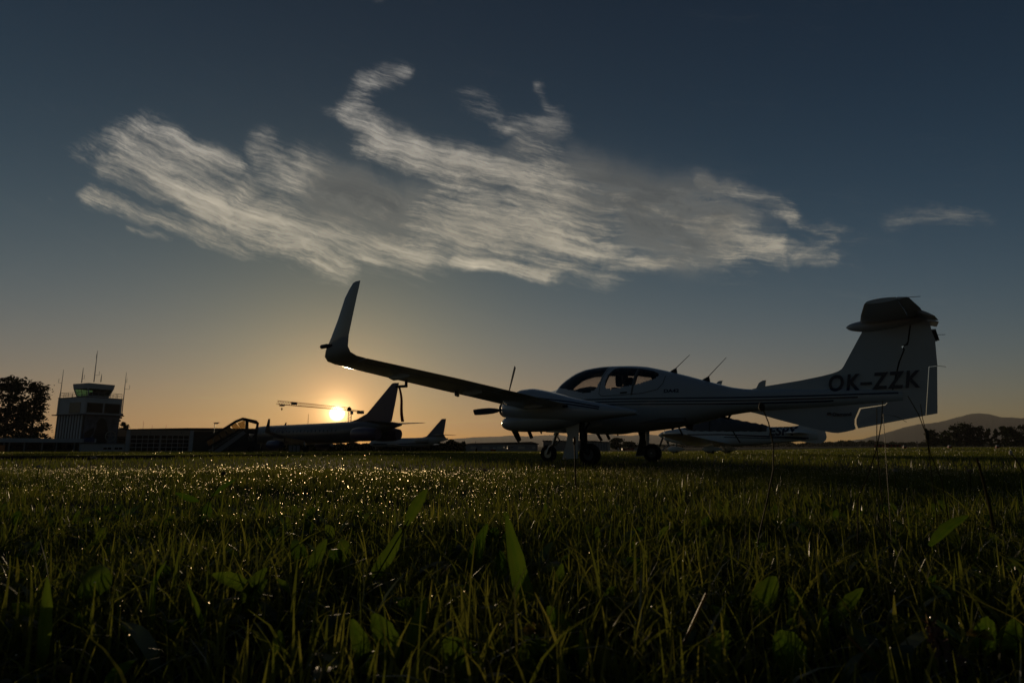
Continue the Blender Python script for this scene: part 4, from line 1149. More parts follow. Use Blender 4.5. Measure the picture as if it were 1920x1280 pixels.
for z, dz, x in ((2.03, -.01, 8.57), (1.56, -.03, 8.53)):
    mb = MB(); mb.tube([(x - .03, 0, z), (x + .11, 0, z + dz)], .004, 5); mb.build('static_wick', DARKT, plane)
plate(MB(), [(5.86, 1.32), (5.93, 1.45), (6.0, 1.488), (6.05, 1.49), (6.03, 1.37)], lambda x, z: .012).build('tail_antenna', W_PAINT, plane)
for x0, x1, z1 in ((4.40, 4.71, 2.06), (5.02, 5.39, 1.95)):
    zt_ = float(FUS.zt(x0))
    mb = MB(); plate(mb, [(x0 - .11, float(FUS.zt(x0 - .11)) - .015), (x0 + .0, zt_ + .075), (x0 + .035, zt_ + .085), (x0 + .05, zt_ - .03)], lambda x, z: .014)
    mb.tube([(x0 + .01, 0, zt_ + .07), (x1, 0, z1)], [.008, .0045], 6); mb.build('whip_antenna', DARKT, plane)
mb = MB(); mb.tube([(4.42, 0, .72), (4.50, 0, .545)], .016, 6); mb.build('belly_antenna', DARKT, plane)
mb = MB(); plate(mb, [(4.50, .74), (4.72, .78), (4.68, .63)], lambda x, z: .012); mb.build('marker_antenna', DARKT, plane)
mb = MB(); mb.tube([(5.22, -.06, .90), (5.36, -.06, .84)], .022, 6); mb.tube([(5.40, .06, .93), (5.33, .06, .83)], .02, 6); mb.build('belly_antenna', DARKT, plane)
mb = MB(); plate(mb, [(4.25, .70), (4.36, .72), (4.31, .64)], lambda x, z: .01); mb.build('drain_mast', DARKT, plane)

# lettering
def flank_text(body, x0, z0, size, sg, surf, m, bold=0.0, shear=0.0, width=None, name='registration', sub=False, spacing=1.0):
    me = text_mesh(body, size, bold, shear, spacing)
    xs = [v.co.x for v in me.vertices]; k = (width / (max(xs) - min(xs))) if width else 1.0; xm = min(xs)
    if sub:
        bm = bmesh.new(); bm.from_mesh(me); bmesh.ops.triangulate(bm, faces=bm.faces); bm.to_mesh(me); bm.free()
    W_ = (max(xs) - xm) * k
    for v in me.vertices:
        lx = (v.co.x - xm) * k; x = x0 + lx if sg < 0 else x0 + W_ - lx; z = z0 + v.co.y
        v.co = (x, sg * surf(x, z), z)
    me.materials.append(m); me.name = name
    return lnk(bpy.data.objects.new(name, me), plane)


for sg in (-1, 1):
    flank_text('OK\u2013ZZK', 7.04, 1.245, .36, sg, lambda x, z: max(.064, FUS.side(x, z) + .006), STRIPE, bold=.010, shear=.2, width=1.27, spacing=1.22)
    flank_text('DA42', 4.36, 1.325, .085, sg, lambda x, z: FUS.side(x, z) + .005, STRIPE, bold=.003, width=.27, name='type_lettering')
    flank_text('Diamond', 7.06, .835, .075, sg, lambda x, z: .056, STRIPE, bold=.003, width=.27, name='maker_lettering')
    mb = MB(); mb.prism([(6.985, sg * .056, .848), (7.035, sg * .056, .848), (7.045, sg * .056, .873), (7.035, sg * .056, .895), (6.985, sg * .056, .895), (6.975, sg * .056, .873)], (0, sg * .002, 0)); mb.build('maker_emblem', STRIPE, plane)

# ------------------------------------------------------------------ the covered light airplane behind
EK = 1.1
ez = lambda z: CAM_H + (z - CAM_H) * EK
E0 = Vector((6.35 * EK, 26.5 * EK, 0)); EA = R(37.48)
esp = empty('light_airplane', (E0.x, E0.y, gz(E0.x, E0.y)), -EA)
tag(esp, 'small white low wing airplane wearing a grey canopy cover, parked behind the tail boom', 'airplane')
WP2 = mat('white_paint_blue_shade', (.80, .83, .87), rough=.25, coat=.4)
COVER = mat('canvas_cover', (.13, .13, .15), rough=.95, bump=.6, bscale=9, noise=.35, nscale=2.5)
k_ = EK
EB = Body([(.30 * k_, ez(.70), ez(.96), .16, ez(.83)), (.34 * k_, ez(.60), ez(1.0), .26, ez(.82)), (.6 * k_, ez(.52), ez(1.05), .42, ez(.8)), (1.35 * k_, ez(.40), ez(1.15), .52, ez(.78)),
           (1.9 * k_, ez(.36), ez(1.18), .56, ez(.78)), (3.4 * k_, ez(.36), ez(1.17), .54, ez(.78)), (4.4 * k_, ez(.43), ez(1.12), .38, ez(.82)), (5.2 * k_, ez(.50), ez(1.06), .24, ez(.84)), (5.9 * k_, ez(.57), ez(.98), .12, ez(.82)), (6.3 * k_, ez(.62), ez(.85), .05, ez(.76))], n=3.0)
EB.mesh(50, 36).build('fuselage', WP2, esp, smooth=True)
EC = Body([(1.28 * k_, ez(1.0), ez(1.14), .40, ez(1.04)), (1.55 * k_, ez(.97), ez(1.27), .53, ez(1.03)), (1.83 * k_, ez(.95), ez(1.46), .60, ez(1.03)), (2.2 * k_, ez(.93), ez(1.555), .63, ez(1.03)), (2.55 * k_, ez(.92), ez(1.575), .63, ez(1.03)), (3.0 * k_, ez(.9), ez(1.51), .61, ez(1.02)), (3.4 * k_, ez(.88), ez(1.41), .57, ez(1.0)), (4.0 * k_, ez(.86), ez(1.28), .47, ez(.98)), (4.4 * k_, ez(.86), ez(1.19), .40, ez(.97)), (4.58 * k_, ez(.88), ez(1.14), .36, ez(.97))], n=2.6)
cv = EC.mesh(60, 40)
rr = np.random.default_rng(3); V_ = []
for v in cv.v: V_.append((v[0], v[1] + .012 * math.sin(v[0] * 23 + v[2] * 9), v[2] + .014 * math.sin(v[0] * 17 + v[1] * 6) * (1 if v[2] > 1 else 0)))
cv.v = V_
cvo = cv.build('canopy_cover', COVER, esp, smooth=True)
for xs in (2.42, 4.35):
    mb = MB(); pts = []
    for a in np.linspace(-.35, math.pi + .35, 24):
        p = EC.pt(xs * k_ + (.05 if abs(math.cos(a)) > .8 else 0), a); c = Vector((p.x, 0, ez(1.0))); pts.append(c + (p - c) * 1.02)
    mb.tube(pts, .022, 5); mb.build('cover_strap', DARKT, cvo)
for sg in (-1, 1):
    mb = MB(); EB.strip(mb, [(1.5 * k_, ez(.83)), (3.0 * k_, ez(.82)), (4.5 * k_, ez(.74)), (6.0 * k_, ez(.66))], .055, sg); EB.strip(mb, [(3.0 * k_, ez(.72)), (4.6 * k_, ez(.67)), (5.9 * k_, ez(.63))], .035, sg); mb.build('stripe', STRIPE, esp)
    mb = MB(); EB.strip(mb, [(3.35 * k_, ez(.97)), (3.5 * k_, ez(.7)), (3.6 * k_, ez(.5))], .05, sg, .012); mb.build('tie_down_strap', DARKT, esp)
# fin with rounded rear corner
fp = [(4.9, 1.07), (5.3, 1.09), (5.63, 1.125), (5.75, 1.17), (6.05, 1.62), (6.12, 1.70), (6.3, 1.72), (6.40, 1.66), (6.52, 1.1), (6.585, .83), (6.60, .70), (6.57, .60), (6.50, .53), (6.38, .475), (6.25, .47), (5.7, .54)]
plate(MB(), [(x * k_, ez(z)) for x, z in fp], lambda x, z: .03 if x < 6.2 * k_ else .012).build('tail_fin', WP2, esp)
for s_ in (-1, 1):
    SS = [((5.22 * k_, s_ * .05, ez(.84)), (6.0 * k_, s_ * .05, ez(.84)), .09, UPZ), ((5.4 * k_, s_ * 1.25, ez(.84)), (6.0 * k_, s_ * 1.25, ez(.84)), .09, UPZ), ((5.5 * k_, s_ * 1.32, ez(.845)), (5.95 * k_, s_ * 1.32, ez(.845)), .04, UPZ)]
    MB().rings([foil(x) for x in SS]).build('stabilizer', WP2, esp, smooth=True)
    WS = [((1.55 * k_, s_ * .35, ez(.44)), (3.15 * k_, s_ * .35, ez(.46)), .15, UPZ), ((1.6 * k_, s_ * 1.6, ez(.52)), (3.05 * k_, s_ * 1.6, ez(.54)), .14, UPZ), ((1.75 * k_, s_ * 3.6, ez(.69)), (2.85 * k_, s_ * 3.6, ez(.71)), .13, UPZ), ((1.85 * k_, s_ * 4.45, ez(.77)), (2.75 * k_, s_ * 4.45, ez(.785)), .11, UPZ), ((2.0 * k_, s_ * 4.58, ez(.80)), (2.65 * k_, s_ * 4.58, ez(.805)), .05, UPZ)]
    MB().rings([foil(x) for x in WS]).build('wing', WP2, esp, smooth=True)
    mb = MB(); mb.tube([(2.55 * k_, s_ * .6, .42), (2.6 * k_, s_ * 1.0, .18)], .05, 8); mb.build('main_gear_leg', WP2, esp)
    wh = MB().disc_wheel((2.6 * k_, s_ * 1.08, .18), (0, 1, 0), .18, .13, 20).build('main_wheel', RUBBER, esp, smooth=True)
    mb = MB(); mb.rings([[Vector((2.6 * k_ + x, s_ * 1.08 + .10 * r_ * math.cos(a), .24 + .15 * r_ * math.sin(a))) for a in np.linspace(0, 2 * math.pi, 13)[:-1]] for x, r_ in ((-.36, .2), (-.25, .8), (0, 1), (.25, .7), (.5, .1))]); mb.build('wheel_spat', WP2, esp, smooth=True)
mb = MB(); mb.tube([(.85 * k_, 0, .6), (.75 * k_, 0, .2)], .04, 8); mb.build('nose_gear_leg', STEEL, esp)
MB().disc_wheel((.72 * k_, 0, .17), (0, 1, 0), .17, .12, 20).build('nose_wheel', RUBBER, esp, smooth=True)
mb = MB(); mb.rings([[Vector((.72 * k_ + x, .10 * r_ * math.cos(a), .23 + .15 * r_ * math.sin(a))) for a in np.linspace(0, 2 * math.pi, 13)[:-1]] for x, r_ in ((-.36, .2), (-.25, .8), (0, 1), (.25, .7), (.5, .1))]); mb.build('wheel_spat', WP2, esp, smooth=True)
mb = MB(); mb.rings([[Vector((x * k_, .16 * r_ * math.cos(a), ez(.83) + .16 * r_ * math.sin(a))) for a in np.linspace(0, 2 * math.pi, 17)[:-1]] for x, r_ in ((.31, 1), (.24, 1), (.14, .75), (.05, .35), (.0, .06))]); mb.build('spinner', WP2, esp, smooth=True)
for a0 in (88, 222, 318):
    a = R(a0); d = Vector((0, math.cos(a), math.sin(a))); t_ = Vector((0, -math.sin(a), math.cos(a))); ax = Vector((1, 0, 0)); RR_ = []
    for r_, w, tw, th in ((.12, .05, 50, .04), (.3, .10, 40, .02), (.55, .10, 25, .015), (.80, .08, 18, .008), (.86, .05, 18, .006)):
        cd = (t_ * math.cos(R(tw)) + ax * math.sin(R(tw))); nd = cd.cross(d).normalized(); c = Vector((.27 * k_, 0, ez(.83))) + d * r_
        RR_.append([c + cd * (w / 2 * math.cos(b_)) + nd * (th / 2 * math.sin(b_)) for b_ in np.linspace(0, 2 * math.pi, 9)[:-1]])
    MB().rings(RR_).build('propeller_blade', BLADE, esp, smooth=True)
mb = MB(); mb.tube([(.5 * k_, 0, ez(.45)), (.1 * k_, -.05, .12), (-.12 * k_, -.08, .08)], .025, 6); mb.build('tow_bar', STEEL, esp)
for sg in (-1, 1):
    me = text_mesh('ESPY', .48, .018, .2, 1.05); xs = [v.co.x for v in me.vertices]
    for v in me.vertices:
        lx = (v.co.x - min(xs)) / (max(xs) - min(xs)) * 1.12; x = 4.66 * k_ + (lx if sg < 0 else 1.12 - lx); z = ez(.785) + v.co.y
        v.co = (x, sg * (max(EB.side(x, z), 0, .032) + .012), z)
    me.materials.append(STRIPE); lnk(bpy.data.objects.new('registration', me), esp)

# ------------------------------------------------------------------ airliner with the sun above its back
AL0 = Vector((-50.15, 117.0, 0)); ALA = R(40.74)
AZ0 = -.62
al = empty('airliner', (AL0.x, AL0.y, AZ0), -ALA)
tag(al, 'airliner in silhouette with the sun just above its back', 'airliner')
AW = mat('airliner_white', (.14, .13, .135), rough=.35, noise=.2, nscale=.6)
ATAIL = mat('airliner_tail_violet', (.10, .06, .13), rough=.35)
ALET = mat('airliner_lettering', (.09, .05, .07), rough=.5)
ABLUE = mat('engine_blue', (.03, .05, .16), rough=.4)
az = lambda z: z - AZ0
AB = Body([(.2, az(1.7), az(1.9), .08, az(1.8)), (.8, az(1.2), az(2.5), .75, az(1.8)), (2.2, az(.85), az(3.55), 1.35, az(2.1)), (4.5, az(.7), az(3.95), 1.65, az(2.25)), (8, az(.68), az(4.0), 1.68, az(2.3)), (26, az(.68), az(4.05), 1.68, az(2.3)), (33, az(.85), az(4.1), 1.6, az(2.4)),
           (38, az(1.6), az(4.05), 1.2, az(2.9)), (41.5, az(2.4), az(3.95), .75, az(3.2)), (44, az(2.95), az(3.7), .35, az(3.35)), (45.2, az(3.2), az(3.5), .12, az(3.35))], n=2.1)
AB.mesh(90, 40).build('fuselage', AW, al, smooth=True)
fp = [(32.3, 4.0), (34.6, 4.42), (37.1, 5.22), (42.73, 9.40), (43.1, 9.5), (44.3, 9.45), (43.6, 6.5), (42.9, 3.9), (40, 3.7)]
plate(MB(), [(x, az(z)) for x, z in fp], lambda x, z: .16 if x < 42 else .05).build('tail_fin', ATAIL, al)
for s_ in (-1, 1):
    SS = [((40.6, s_ * .4, az(3.5)), (44.2, s_ * .4, az(3.55)), .09, UPZ), ((43.0, s_ * 5.2, az(3.78)), (44.6, s_ * 5.2, az(3.8)), .08, UPZ)]
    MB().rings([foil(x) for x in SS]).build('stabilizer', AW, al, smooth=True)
    WS = [((16.0, s_ * 1.2, az(1.2)), (22.0, s_ * 1.2, az(1.1)), .13, UPZ), ((18.6, s_ * 4.4, az(1.65)), (22.6, s_ * 4.4, az(1.6)), .12, UPZ), ((23.0, s_ * 9.0, az(2.45)), (24.9, s_ * 9.0, az(2.45)), .1, UPZ),
          ((23.6, s_ * 9.25, az(2.75)), (25.0, s_ * 9.25, az(2.75)), .1, (0, -s_, .3)), ((24.6, s_ * 9.4, az(4.45)), (25.2, s_ * 9.4, az(4.45)), .09, (0, -s_, .1))]
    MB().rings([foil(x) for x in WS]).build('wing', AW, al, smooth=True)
    en = Body([(16.3, az(-.1), az(1.15), .62, az(.5)), (16.6, az(-.2), az(1.25), .75, az(.5)), (18, az(-.22), az(1.28), .8, az(.5)), (19.8, az(-.05), az(1.15), .6, az(.5)), (20.4, az(.05), az(1.0), .45, az(.5))], 4.6 * s_, 2.0)
    e_ = en.mesh(24, 28).build('engine', ABLUE, al, smooth=True)
    MB().box((17.5, 4.5 * s_ - .12, az(1.1)), (21, 4.5 * s_ + .12, az(1.65))).build('pylon', AW, e_)
    for k in (0, 1): MB().disc_wheel((24.2 + .9 * 0, s_ * (2.2 + .5 * k), .48), (0, 1, 0), .48, .3, 20).build('main_wheel', RUBBER, al, smooth=True)
    MB().tube([(23.5, s_ * 2.4, az(1.0)), (24.2, s_ * 2.45, .48)], .14, 8).build('main_gear_leg', STEEL, al)
    pod = Body([(36.2, az(1.5), az(2.6), .45, az(2.05)), (36.5, az(1.2), az(2.95), .75, az(2.05)), (38.5, az(1.0), az(3.1), .9, az(2.05)), (41, az(1.05), az(3.0), .85, az(2.05)), (42.3, az(1.25), az(2.8), .65, az(2.05))], 1.9 * s_, 2.2)
    pod.mesh(24, 26).build('rear_engine', ATAIL, al, smooth=True)
for y in (-.22, .22): MB().disc_wheel((4.2, y, .36), (0, 1, 0), .36, .2, 18).build('nose_wheel', RUBBER, al, smooth=True)
MB().tube([(4.4, 0, az(.9)), (4.2, 0, .36)], .1, 8).build('nose_gear_leg', STEEL, al)
plate(MB(), [(12.4, az(3.95)), (12.85, az(4.45)), (13.15, az(4.45)), (13.0, az(3.95))], lambda x, z: .04).build('blade_antenna', DARKT, al)
for sg in (-1, 1):
    for k in range(22):
        x = 7 + k * 1.15; mb = MB(); z0 = az(2.75)
        for dx in (0,): mb.add([(x + a, sg * (AB.side(x + a, z0 + b_) + .015), z0 + b_) for a, b_ in ((-.13, -.2), (.13, -.2), (.13, .2), (-.13, .2))], [(0, 1, 2, 3)])
        mb.build('cabin_window', GLASS_D, al)
    for x in (5.4, 29.0):
        mb = MB()
        AB.strip(mb, [(x, az(3.2)), (x, az(1.5))], .06, sg, .012); AB.strip(mb, [(x + .9, az(3.2)), (x + .9, az(1.5))], .06, sg, .012); AB.strip(mb, [(x, az(3.2)), (x + .9, az(3.2))], .06, sg, .012); mb.build('door_seam', DARKT, al)
    me = text_mesh('GLGI!..', 1.35, .05, 0, 1.3); xs = [v.co.x for v in me.vertices]
    for v in me.vertices:
        lx = (v.co.x - min(xs)) / (max(xs) - min(xs)) * 7.6; x = 9.6 + (lx if sg < 0 else 7.6 - lx); z = az(2.62) + v.co.y
        v.co = (x, sg * (AB.side(x, z) + .02), z)
    me.materials.append(ALET); lnk(bpy.data.objects.new('title_lettering', me), al)

# the smaller jet beyond
B0 = Vector((-38.81, 165, 0)); BA = math.atan2(.548, .836); BZ0 = -1.15
bj = empty('business_jet', (B0.x, B0.y, BZ0), -BA); tag(bj, 'smaller pale jet beyond, its tail showing right of the airliner tail', 'jet')
bz = lambda z: z - BZ0
BB = Body([(.5, bz(.9), bz(1.0), .05, bz(.95)), (1.5, bz(.4), bz(1.75), .8, bz(1.0)), (3.5, bz(.1), bz(2.2), 1.1, bz(1.1)), (8, bz(.05), bz(2.3), 1.15, bz(1.15)), (19, bz(.1), bz(2.42), 1.1, bz(1.2)), (23, bz(.7), bz(2.55), .8, bz(1.6)), (26, bz(1.5), bz(2.4), .4, bz(2.0)), (27.6, bz(1.9), bz(2.2), .12, bz(2.05))], n=2.1)
BP = mat('jet_white', (.55, .56, .58), rough=.3)
BB.mesh(60, 32).build('fuselage', BP, bj, smooth=True)
plate(MB(), [(x, bz(z)) for x, z in [(19.2, 2.4), (20.8, 2.72), (25.4, 6.75), (25.7, 6.95), (26.9, 6.95), (26.5, 4.6), (26.2, 3.2), (27.0, 2.2), (23, 2.0)]], lambda x, z: .12 if x < 25.8 else .04).build('tail_fin', mat('jet_tail', (.16, .18, .24), rough=.35), bj)
for s_ in (-1, 1):
    MB().rings([foil(x) for x in [((23.3, s_ * .1, bz(3.1)), (26.2, s_ * .1, bz(3.1)), .09, UPZ), ((26.0, s_ * 3.7, bz(3.0)), (27.4, s_ * 3.7, bz(3.0)), .08, UPZ)]]).build('stabilizer', BP, bj, smooth=True)
    MB().rings([foil(x) for x in [((10.5, s_ * .6, bz(.35)), (16, s_ * .6, bz(.3)), .12, UPZ), ((15.8, s_ * 9, bz(.75)), (17.6, s_ * 9, bz(.75)), .1, UPZ)]]).build('wing', BP, bj, smooth=True)
    pod = Body([(18.6, bz(1.3), bz(2.2), .35, bz(1.75)), (19.2, bz(1.15), bz(2.35), .55, bz(1.75)), (21.5, bz(1.2), bz(2.3), .52, bz(1.75)), (22.6, bz(1.4), bz(2.1), .35, bz(1.75))], 1.75 * s_, 2.0)
    pod.mesh(16, 20).build('engine', BP, bj, smooth=True)
    MB().tube([(14, s_ * 1.5, bz(.3)), (14, s_ * 1.5, .35)], .1, 6).build('main_gear_leg', STEEL, bj)
    MB().disc_wheel((14, s_ * 1.5, .35), (0, 1, 0), .35, .25, 16).build('main_wheel', RUBBER, bj, smooth=True)
    mb = MB(); BB.strip(mb, [(3, bz(.75)), (12, bz(.75)), (22, bz(1.1))], .25, s_, .01); mb.build('stripe', STRIPE, bj)
MB().tube([(3, 0, bz(.2)), (3, 0, .3)], .08, 6).build('nose_gear_leg', STEEL, bj)
MB().disc_wheel((3, 0, .3), (0, 1, 0), .3, .2, 16).build('nose_wheel', RUBBER, bj, smooth=True)

# small high wing plane seen head on before the far hangar
hp0 = ground_at(953.5, 150); hp = empty('high_wing_airplane', hp0, R(8)); tag(hp, 'tiny dark high wing airplane parked in front of the far pale hangar', 'airplane')
DP = mat('dark_airplane_paint', (.05, .05, .055), rough=.5)
hs = 1.25 / 1.25
MB().box((-1.12, -.3, 1.02), (1.12, .3, 1.14)).build('wing', DP, hp)
MB().rings([[Vector((.32 * r_ * math.cos(a), y, .75 + .32 * r_ * math.sin(a))) for a in np.linspace(0, 2 * math.pi, 13)[:-1]] for y, r_ in ((-1.0, .45), (-.8, .85), (-.2, 1), (.4, .95), (2.2, .3))]).build('fuselage', DP, hp, smooth=True)
for s_ in (-1, 1):
    MB().tube([(s_ * .25, 0, .55), (s_ * .85, 0, 1.03)], .03, 5).build('wing_strut', DP, hp)
    MB().tube([(s_ * .2, 0, .5), (s_ * .55, 0, .14)], .035, 5).build('main_gear_leg', DP, hp)
    MB().disc_wheel((s_ * .6, 0, .14), (1, 0, 0), .15, .12, 14).build('main_wheel', RUBBER, hp)
MB().box((-.55, 2.0, .7), (.55, 2.3, .76)).build('stabilizer', DP, hp); MB().box((-.03, 1.9, .7), (.03, 2.35, 1.35)).build('tail_fin', DP, hp)
MB().disc_wheel((0, -.8, .12), (1, 0, 0), .13, .1, 12).build('nose_wheel', RUBBER, hp)

# ------------------------------------------------------------------ passenger stairs before the airliner nose
STY = 74.0
st, inv, p0 = bldg('passenger_stairs', 440, STY, 'mobile passenger stairs with a glazed canopy, drawn up to the airliner nose', 'stairs')
q = lambda px, py: (lambda v: (v.x, v.z))(inv @ at(px, py, STY))
ST_D = mat('stairs_dark', (.035, .033, .035), rough=.6); ST_G = mat('stairs_grey', (.30, .30, .33), rough=.5); SUNLIT = glass('sunlit_perspex', (.72, .66, .55), .1)  # warm pane tint puts the low sun shining through into the colour


def slab(name, pts, y0, y1, m, parent): return MB().prism([(x, y0, z) for x, z in pts], (0, y1 - y0, 0)).build(name, m, parent)


W2 = 1.0
slab('stringer', [q(396, 849), q(409, 850), q(461, 812), q(456, 807)], -W2 - .08, -W2, ST_G, st)
slab('stringer', [q(396, 849), q(409, 850), q(461, 812), q(456, 807)], W2, W2 + .08, ST_G, st)
n = 15
for i in range(n):
    a, b_ = q(392, 845), q(456, 803); x = a[0] + (b_[0] - a[0]) * (i + .5) / n; z = a[1] + (b_[1] - a[1]) * (i + .5) / n
    MB().box((x - .16, -W2, z - .05), (x + .16, W2, z)).build('step', ST_G, st)
top = [(387, 826.5), (395, 820), (440, 791.5)]; low = [(391, 836.5), (399, 832), (450, 803)]
for s_ in (-1, 1):
    y = s_ * (W2 + .03)
    for i in range(5):
        u0, u1 = i / 5 + .02, (i + 1) / 5 - .02
        A_, B_ = Vector(q(387, 826.5)), Vector(q(442, 790.5)); C_, D_ = Vector(q(391, 836.5)), Vector(q(452, 802))
        slab('side_panel', [tuple(C_.lerp(D_, u0)), tuple(C_.lerp(D_, u1)), tuple(A_.lerp(B_, u1)), tuple(A_.lerp(B_, u0))], y, y + .02, SUNLIT if i in (0, 4) else glass('smoked_perspex', (.22, .17, .13)), st)
    mb = MB(); mb.tube([(*[q(386.5, 826)[0]], y, q(386.5, 826)[1]), (q(442, 790)[0], y, q(442, 790)[1]), (q(455, 784.5)[0], y, q(455, 784.5)[1]), (q(480, 789.5)[0], y, q(480, 789.5)[1]), (q(484, 793)[0], y, q(484, 793)[1]), (q(482, 803)[0], y, q(482, 803)[1])], .14, 6); mb.build('canopy_rail', ST_D, st)
    mb = MB(); mb.tube([(q(390, 838)[0], y, q(390, 838)[1]), (q(452, 804)[0], y, q(452, 804)[1])], .09, 6); mb.build('hand_rail', ST_D, st)
    slab('platform_post', [q(460.5, 786), q(466, 787), q(466, 812), q(460, 812)], y - .04, y + .04, ST_D, st)
    slab('platform_side', [q(452, 803), q(484, 803), q(483, 812), q(460, 813)], y - .03, y + .03, ST_D, st)
    slab('platform_window', [q(445, 793), q(459, 787), q(460, 802), q(451, 803)], y, y + .02, SUNLIT, st)
slab('canopy_roof', [q(386, 826), q(442, 789.5), q(455, 784), q(481, 789), q(485, 793), q(482, 794), q(455, 787), q(443, 792), q(388, 828)], -W2 - .1, W2 + .1, ST_D, st)
slab('platform_floor', [q(455, 803), q(485, 803), q(485, 805), q(455, 805)], -W2, W2, ST_G, st)
for px in (463, 480):
    for y in (-.85, .85): slab('lift_frame', [q(px - 2.2, 806), q(px + 2.2, 806), q(px + 2.2, 843), q(px - 2.2, 843)], y - .07, y + .07, ST_D, st)
mb = MB(); mb.tube([(q(464, 838)[0], -.8, q(464, 838)[1]), (q(479, 812)[0], -.8, q(479, 812)[1])], .07, 5); mb.build('brace', ST_D, st)
mb = MB(); mb.tube([(q(479, 838)[0], -.8, q(479, 838)[1]), (q(464, 812)[0], -.8, q(464, 812)[1])], .07, 5); mb.build('brace', ST_D, st)
slab('chassis', [q(400, 845), q(488, 843), q(488, 838), q(460, 838), q(404, 848)], -.9, .9, ST_D, st)
slab('driver_cab', [q(455, 843), q(455, 829), q(463, 826), q(478, 826), q(478, 843)], -1.0, -.3, ST_D, st)
for px in (415, 470):
    for s_ in (-1, 1): MB().disc_wheel((q(px, 845)[0], s_ * .9, .42), (0, 1, 0), .42, .28, 18).build('wheel', RUBBER, st, smooth=True)

# baggage container and small things on the apron
ct, inv, p0 = bldg('cargo_container', 554, 80, 'plain grey container under the airliner wing', 'container')
q = lambda px, py: (lambda v: (v.x, v.z))(inv @ at(px, py, 80))
x0, z1 = q(541, 834); x1, _ = q(563, 834)
MB().box((x0, 0, 0), (x1, 1.4, z1)).build('body', mat('container_grey', (.13, .14, .14), rough=.7, noise=.3), ct)
for k in range(3): MB().box((x0 + .08 + k * (x1 - x0) / 3, -.03, .08), (x0 + (k + 1) * (x1 - x0) / 3 - .05, -.003, z1 - .08)).build('panel', ST_G, ct)
tg0 = ground_at(925, 160); tg = empty('baggage_tug', tg0); tag(tg, 'tiny red tug with a pale cab by the far pale hangar', 'tug')
MB().box((-.7, -.5, .2), (.7, .5, .62)).build('body', RED, tg); MB().box((-.05, -.45, .621), (.6, .45, 1.15)).build('cab', WALL_L, tg)
for x in (-.45, .45): MB().disc_wheel((x, -.52, .2), (0, 1, 0), .2, .14, 12).build('wheel', RUBBER, tg)
rc0 = ground_at(1176, 215); rc = empty('red_trailer', rc0); tag(rc, 'long low red trailer in front of the hazy round trees', 'trailer')
MB().box((-2.1, -.8, .35), (2.1, .8, .95)).build('body', RED, rc)
for x in (-1.4, 1.4): MB().disc_wheel((x, -.8, .3), (0, 1, 0), .3, .2, 14).build('wheel', RUBBER, rc)
wp0 = ground_at(1158, 180); wp = MB().tube([(0, 0, 0), (0, 0, 1.1)], .12, 8).build('white_marker_post', mat('marker_white', (.7, .7, .68), rough=.5)); wp.location = wp0
tag(wp, 'short white marker post near the grey hangar corner', 'post')
for px, lab in ((1692, 'white topped red runway marker left of the dark tree row'), (1776, 'white topped red runway marker before the tall dark clump'), (1865, 'white topped red runway marker below the lone thin conifer')):
    b_ = ground_at(px, 95); mk = empty('runway_marker', b_); tag(mk, lab, 'marker', 'runway markers on the right')
    MB().prism([(-.28, -.15, 0), (.28, -.15, 0), (.24, -.15, .30), (-.24, -.15, .30)], (0, .3, 0)).build('base', RED, mk)
    MB().prism([(-.2, -.13, .302), (.2, -.13, .302), (.12, -.13, .46), (-.12, -.13, .46)], (0, .26, 0)).build('white_cap', mat('marker_white', (.7, .7, .68), rough=.5), mk)
bp0 = ground_at(1716, 110); bo = empty('signal_post', bp0); tag(bo, 'thin post with a dark round head right of the low red building', 'post')
zt = at(1716, 828.5, 110).z - bp0.z
MB().tube([(0, 0, 0), (0, 0, zt)], .03, 6).build('pole', WALL_D, bo)
MB().rings([[Vector((.13 * r_ * math.cos(a), .13 * r_ * math.sin(a), zt + z)) for a in np.linspace(0, 2 * math.pi, 11)[:-1]] for z, r_ in ((-.13, .3), (-.05, .9), (.05, 1), (.13, .5))]).build('round_head', WALL_D, bo, smooth=True)

# ------------------------------------------------------------------ grass
def patch(x, y, s, ph=0.0):
    """slow variation of the sward over the field"""
    return .5 + .25 * (np.sin(x * s * 1.3 + ph + 1.7 * np.sin(y * s * .7)) + np.sin(y * s * 1.1 + 2.1 * ph + 1.3 * np.sin(x * s * .9 + 2)))


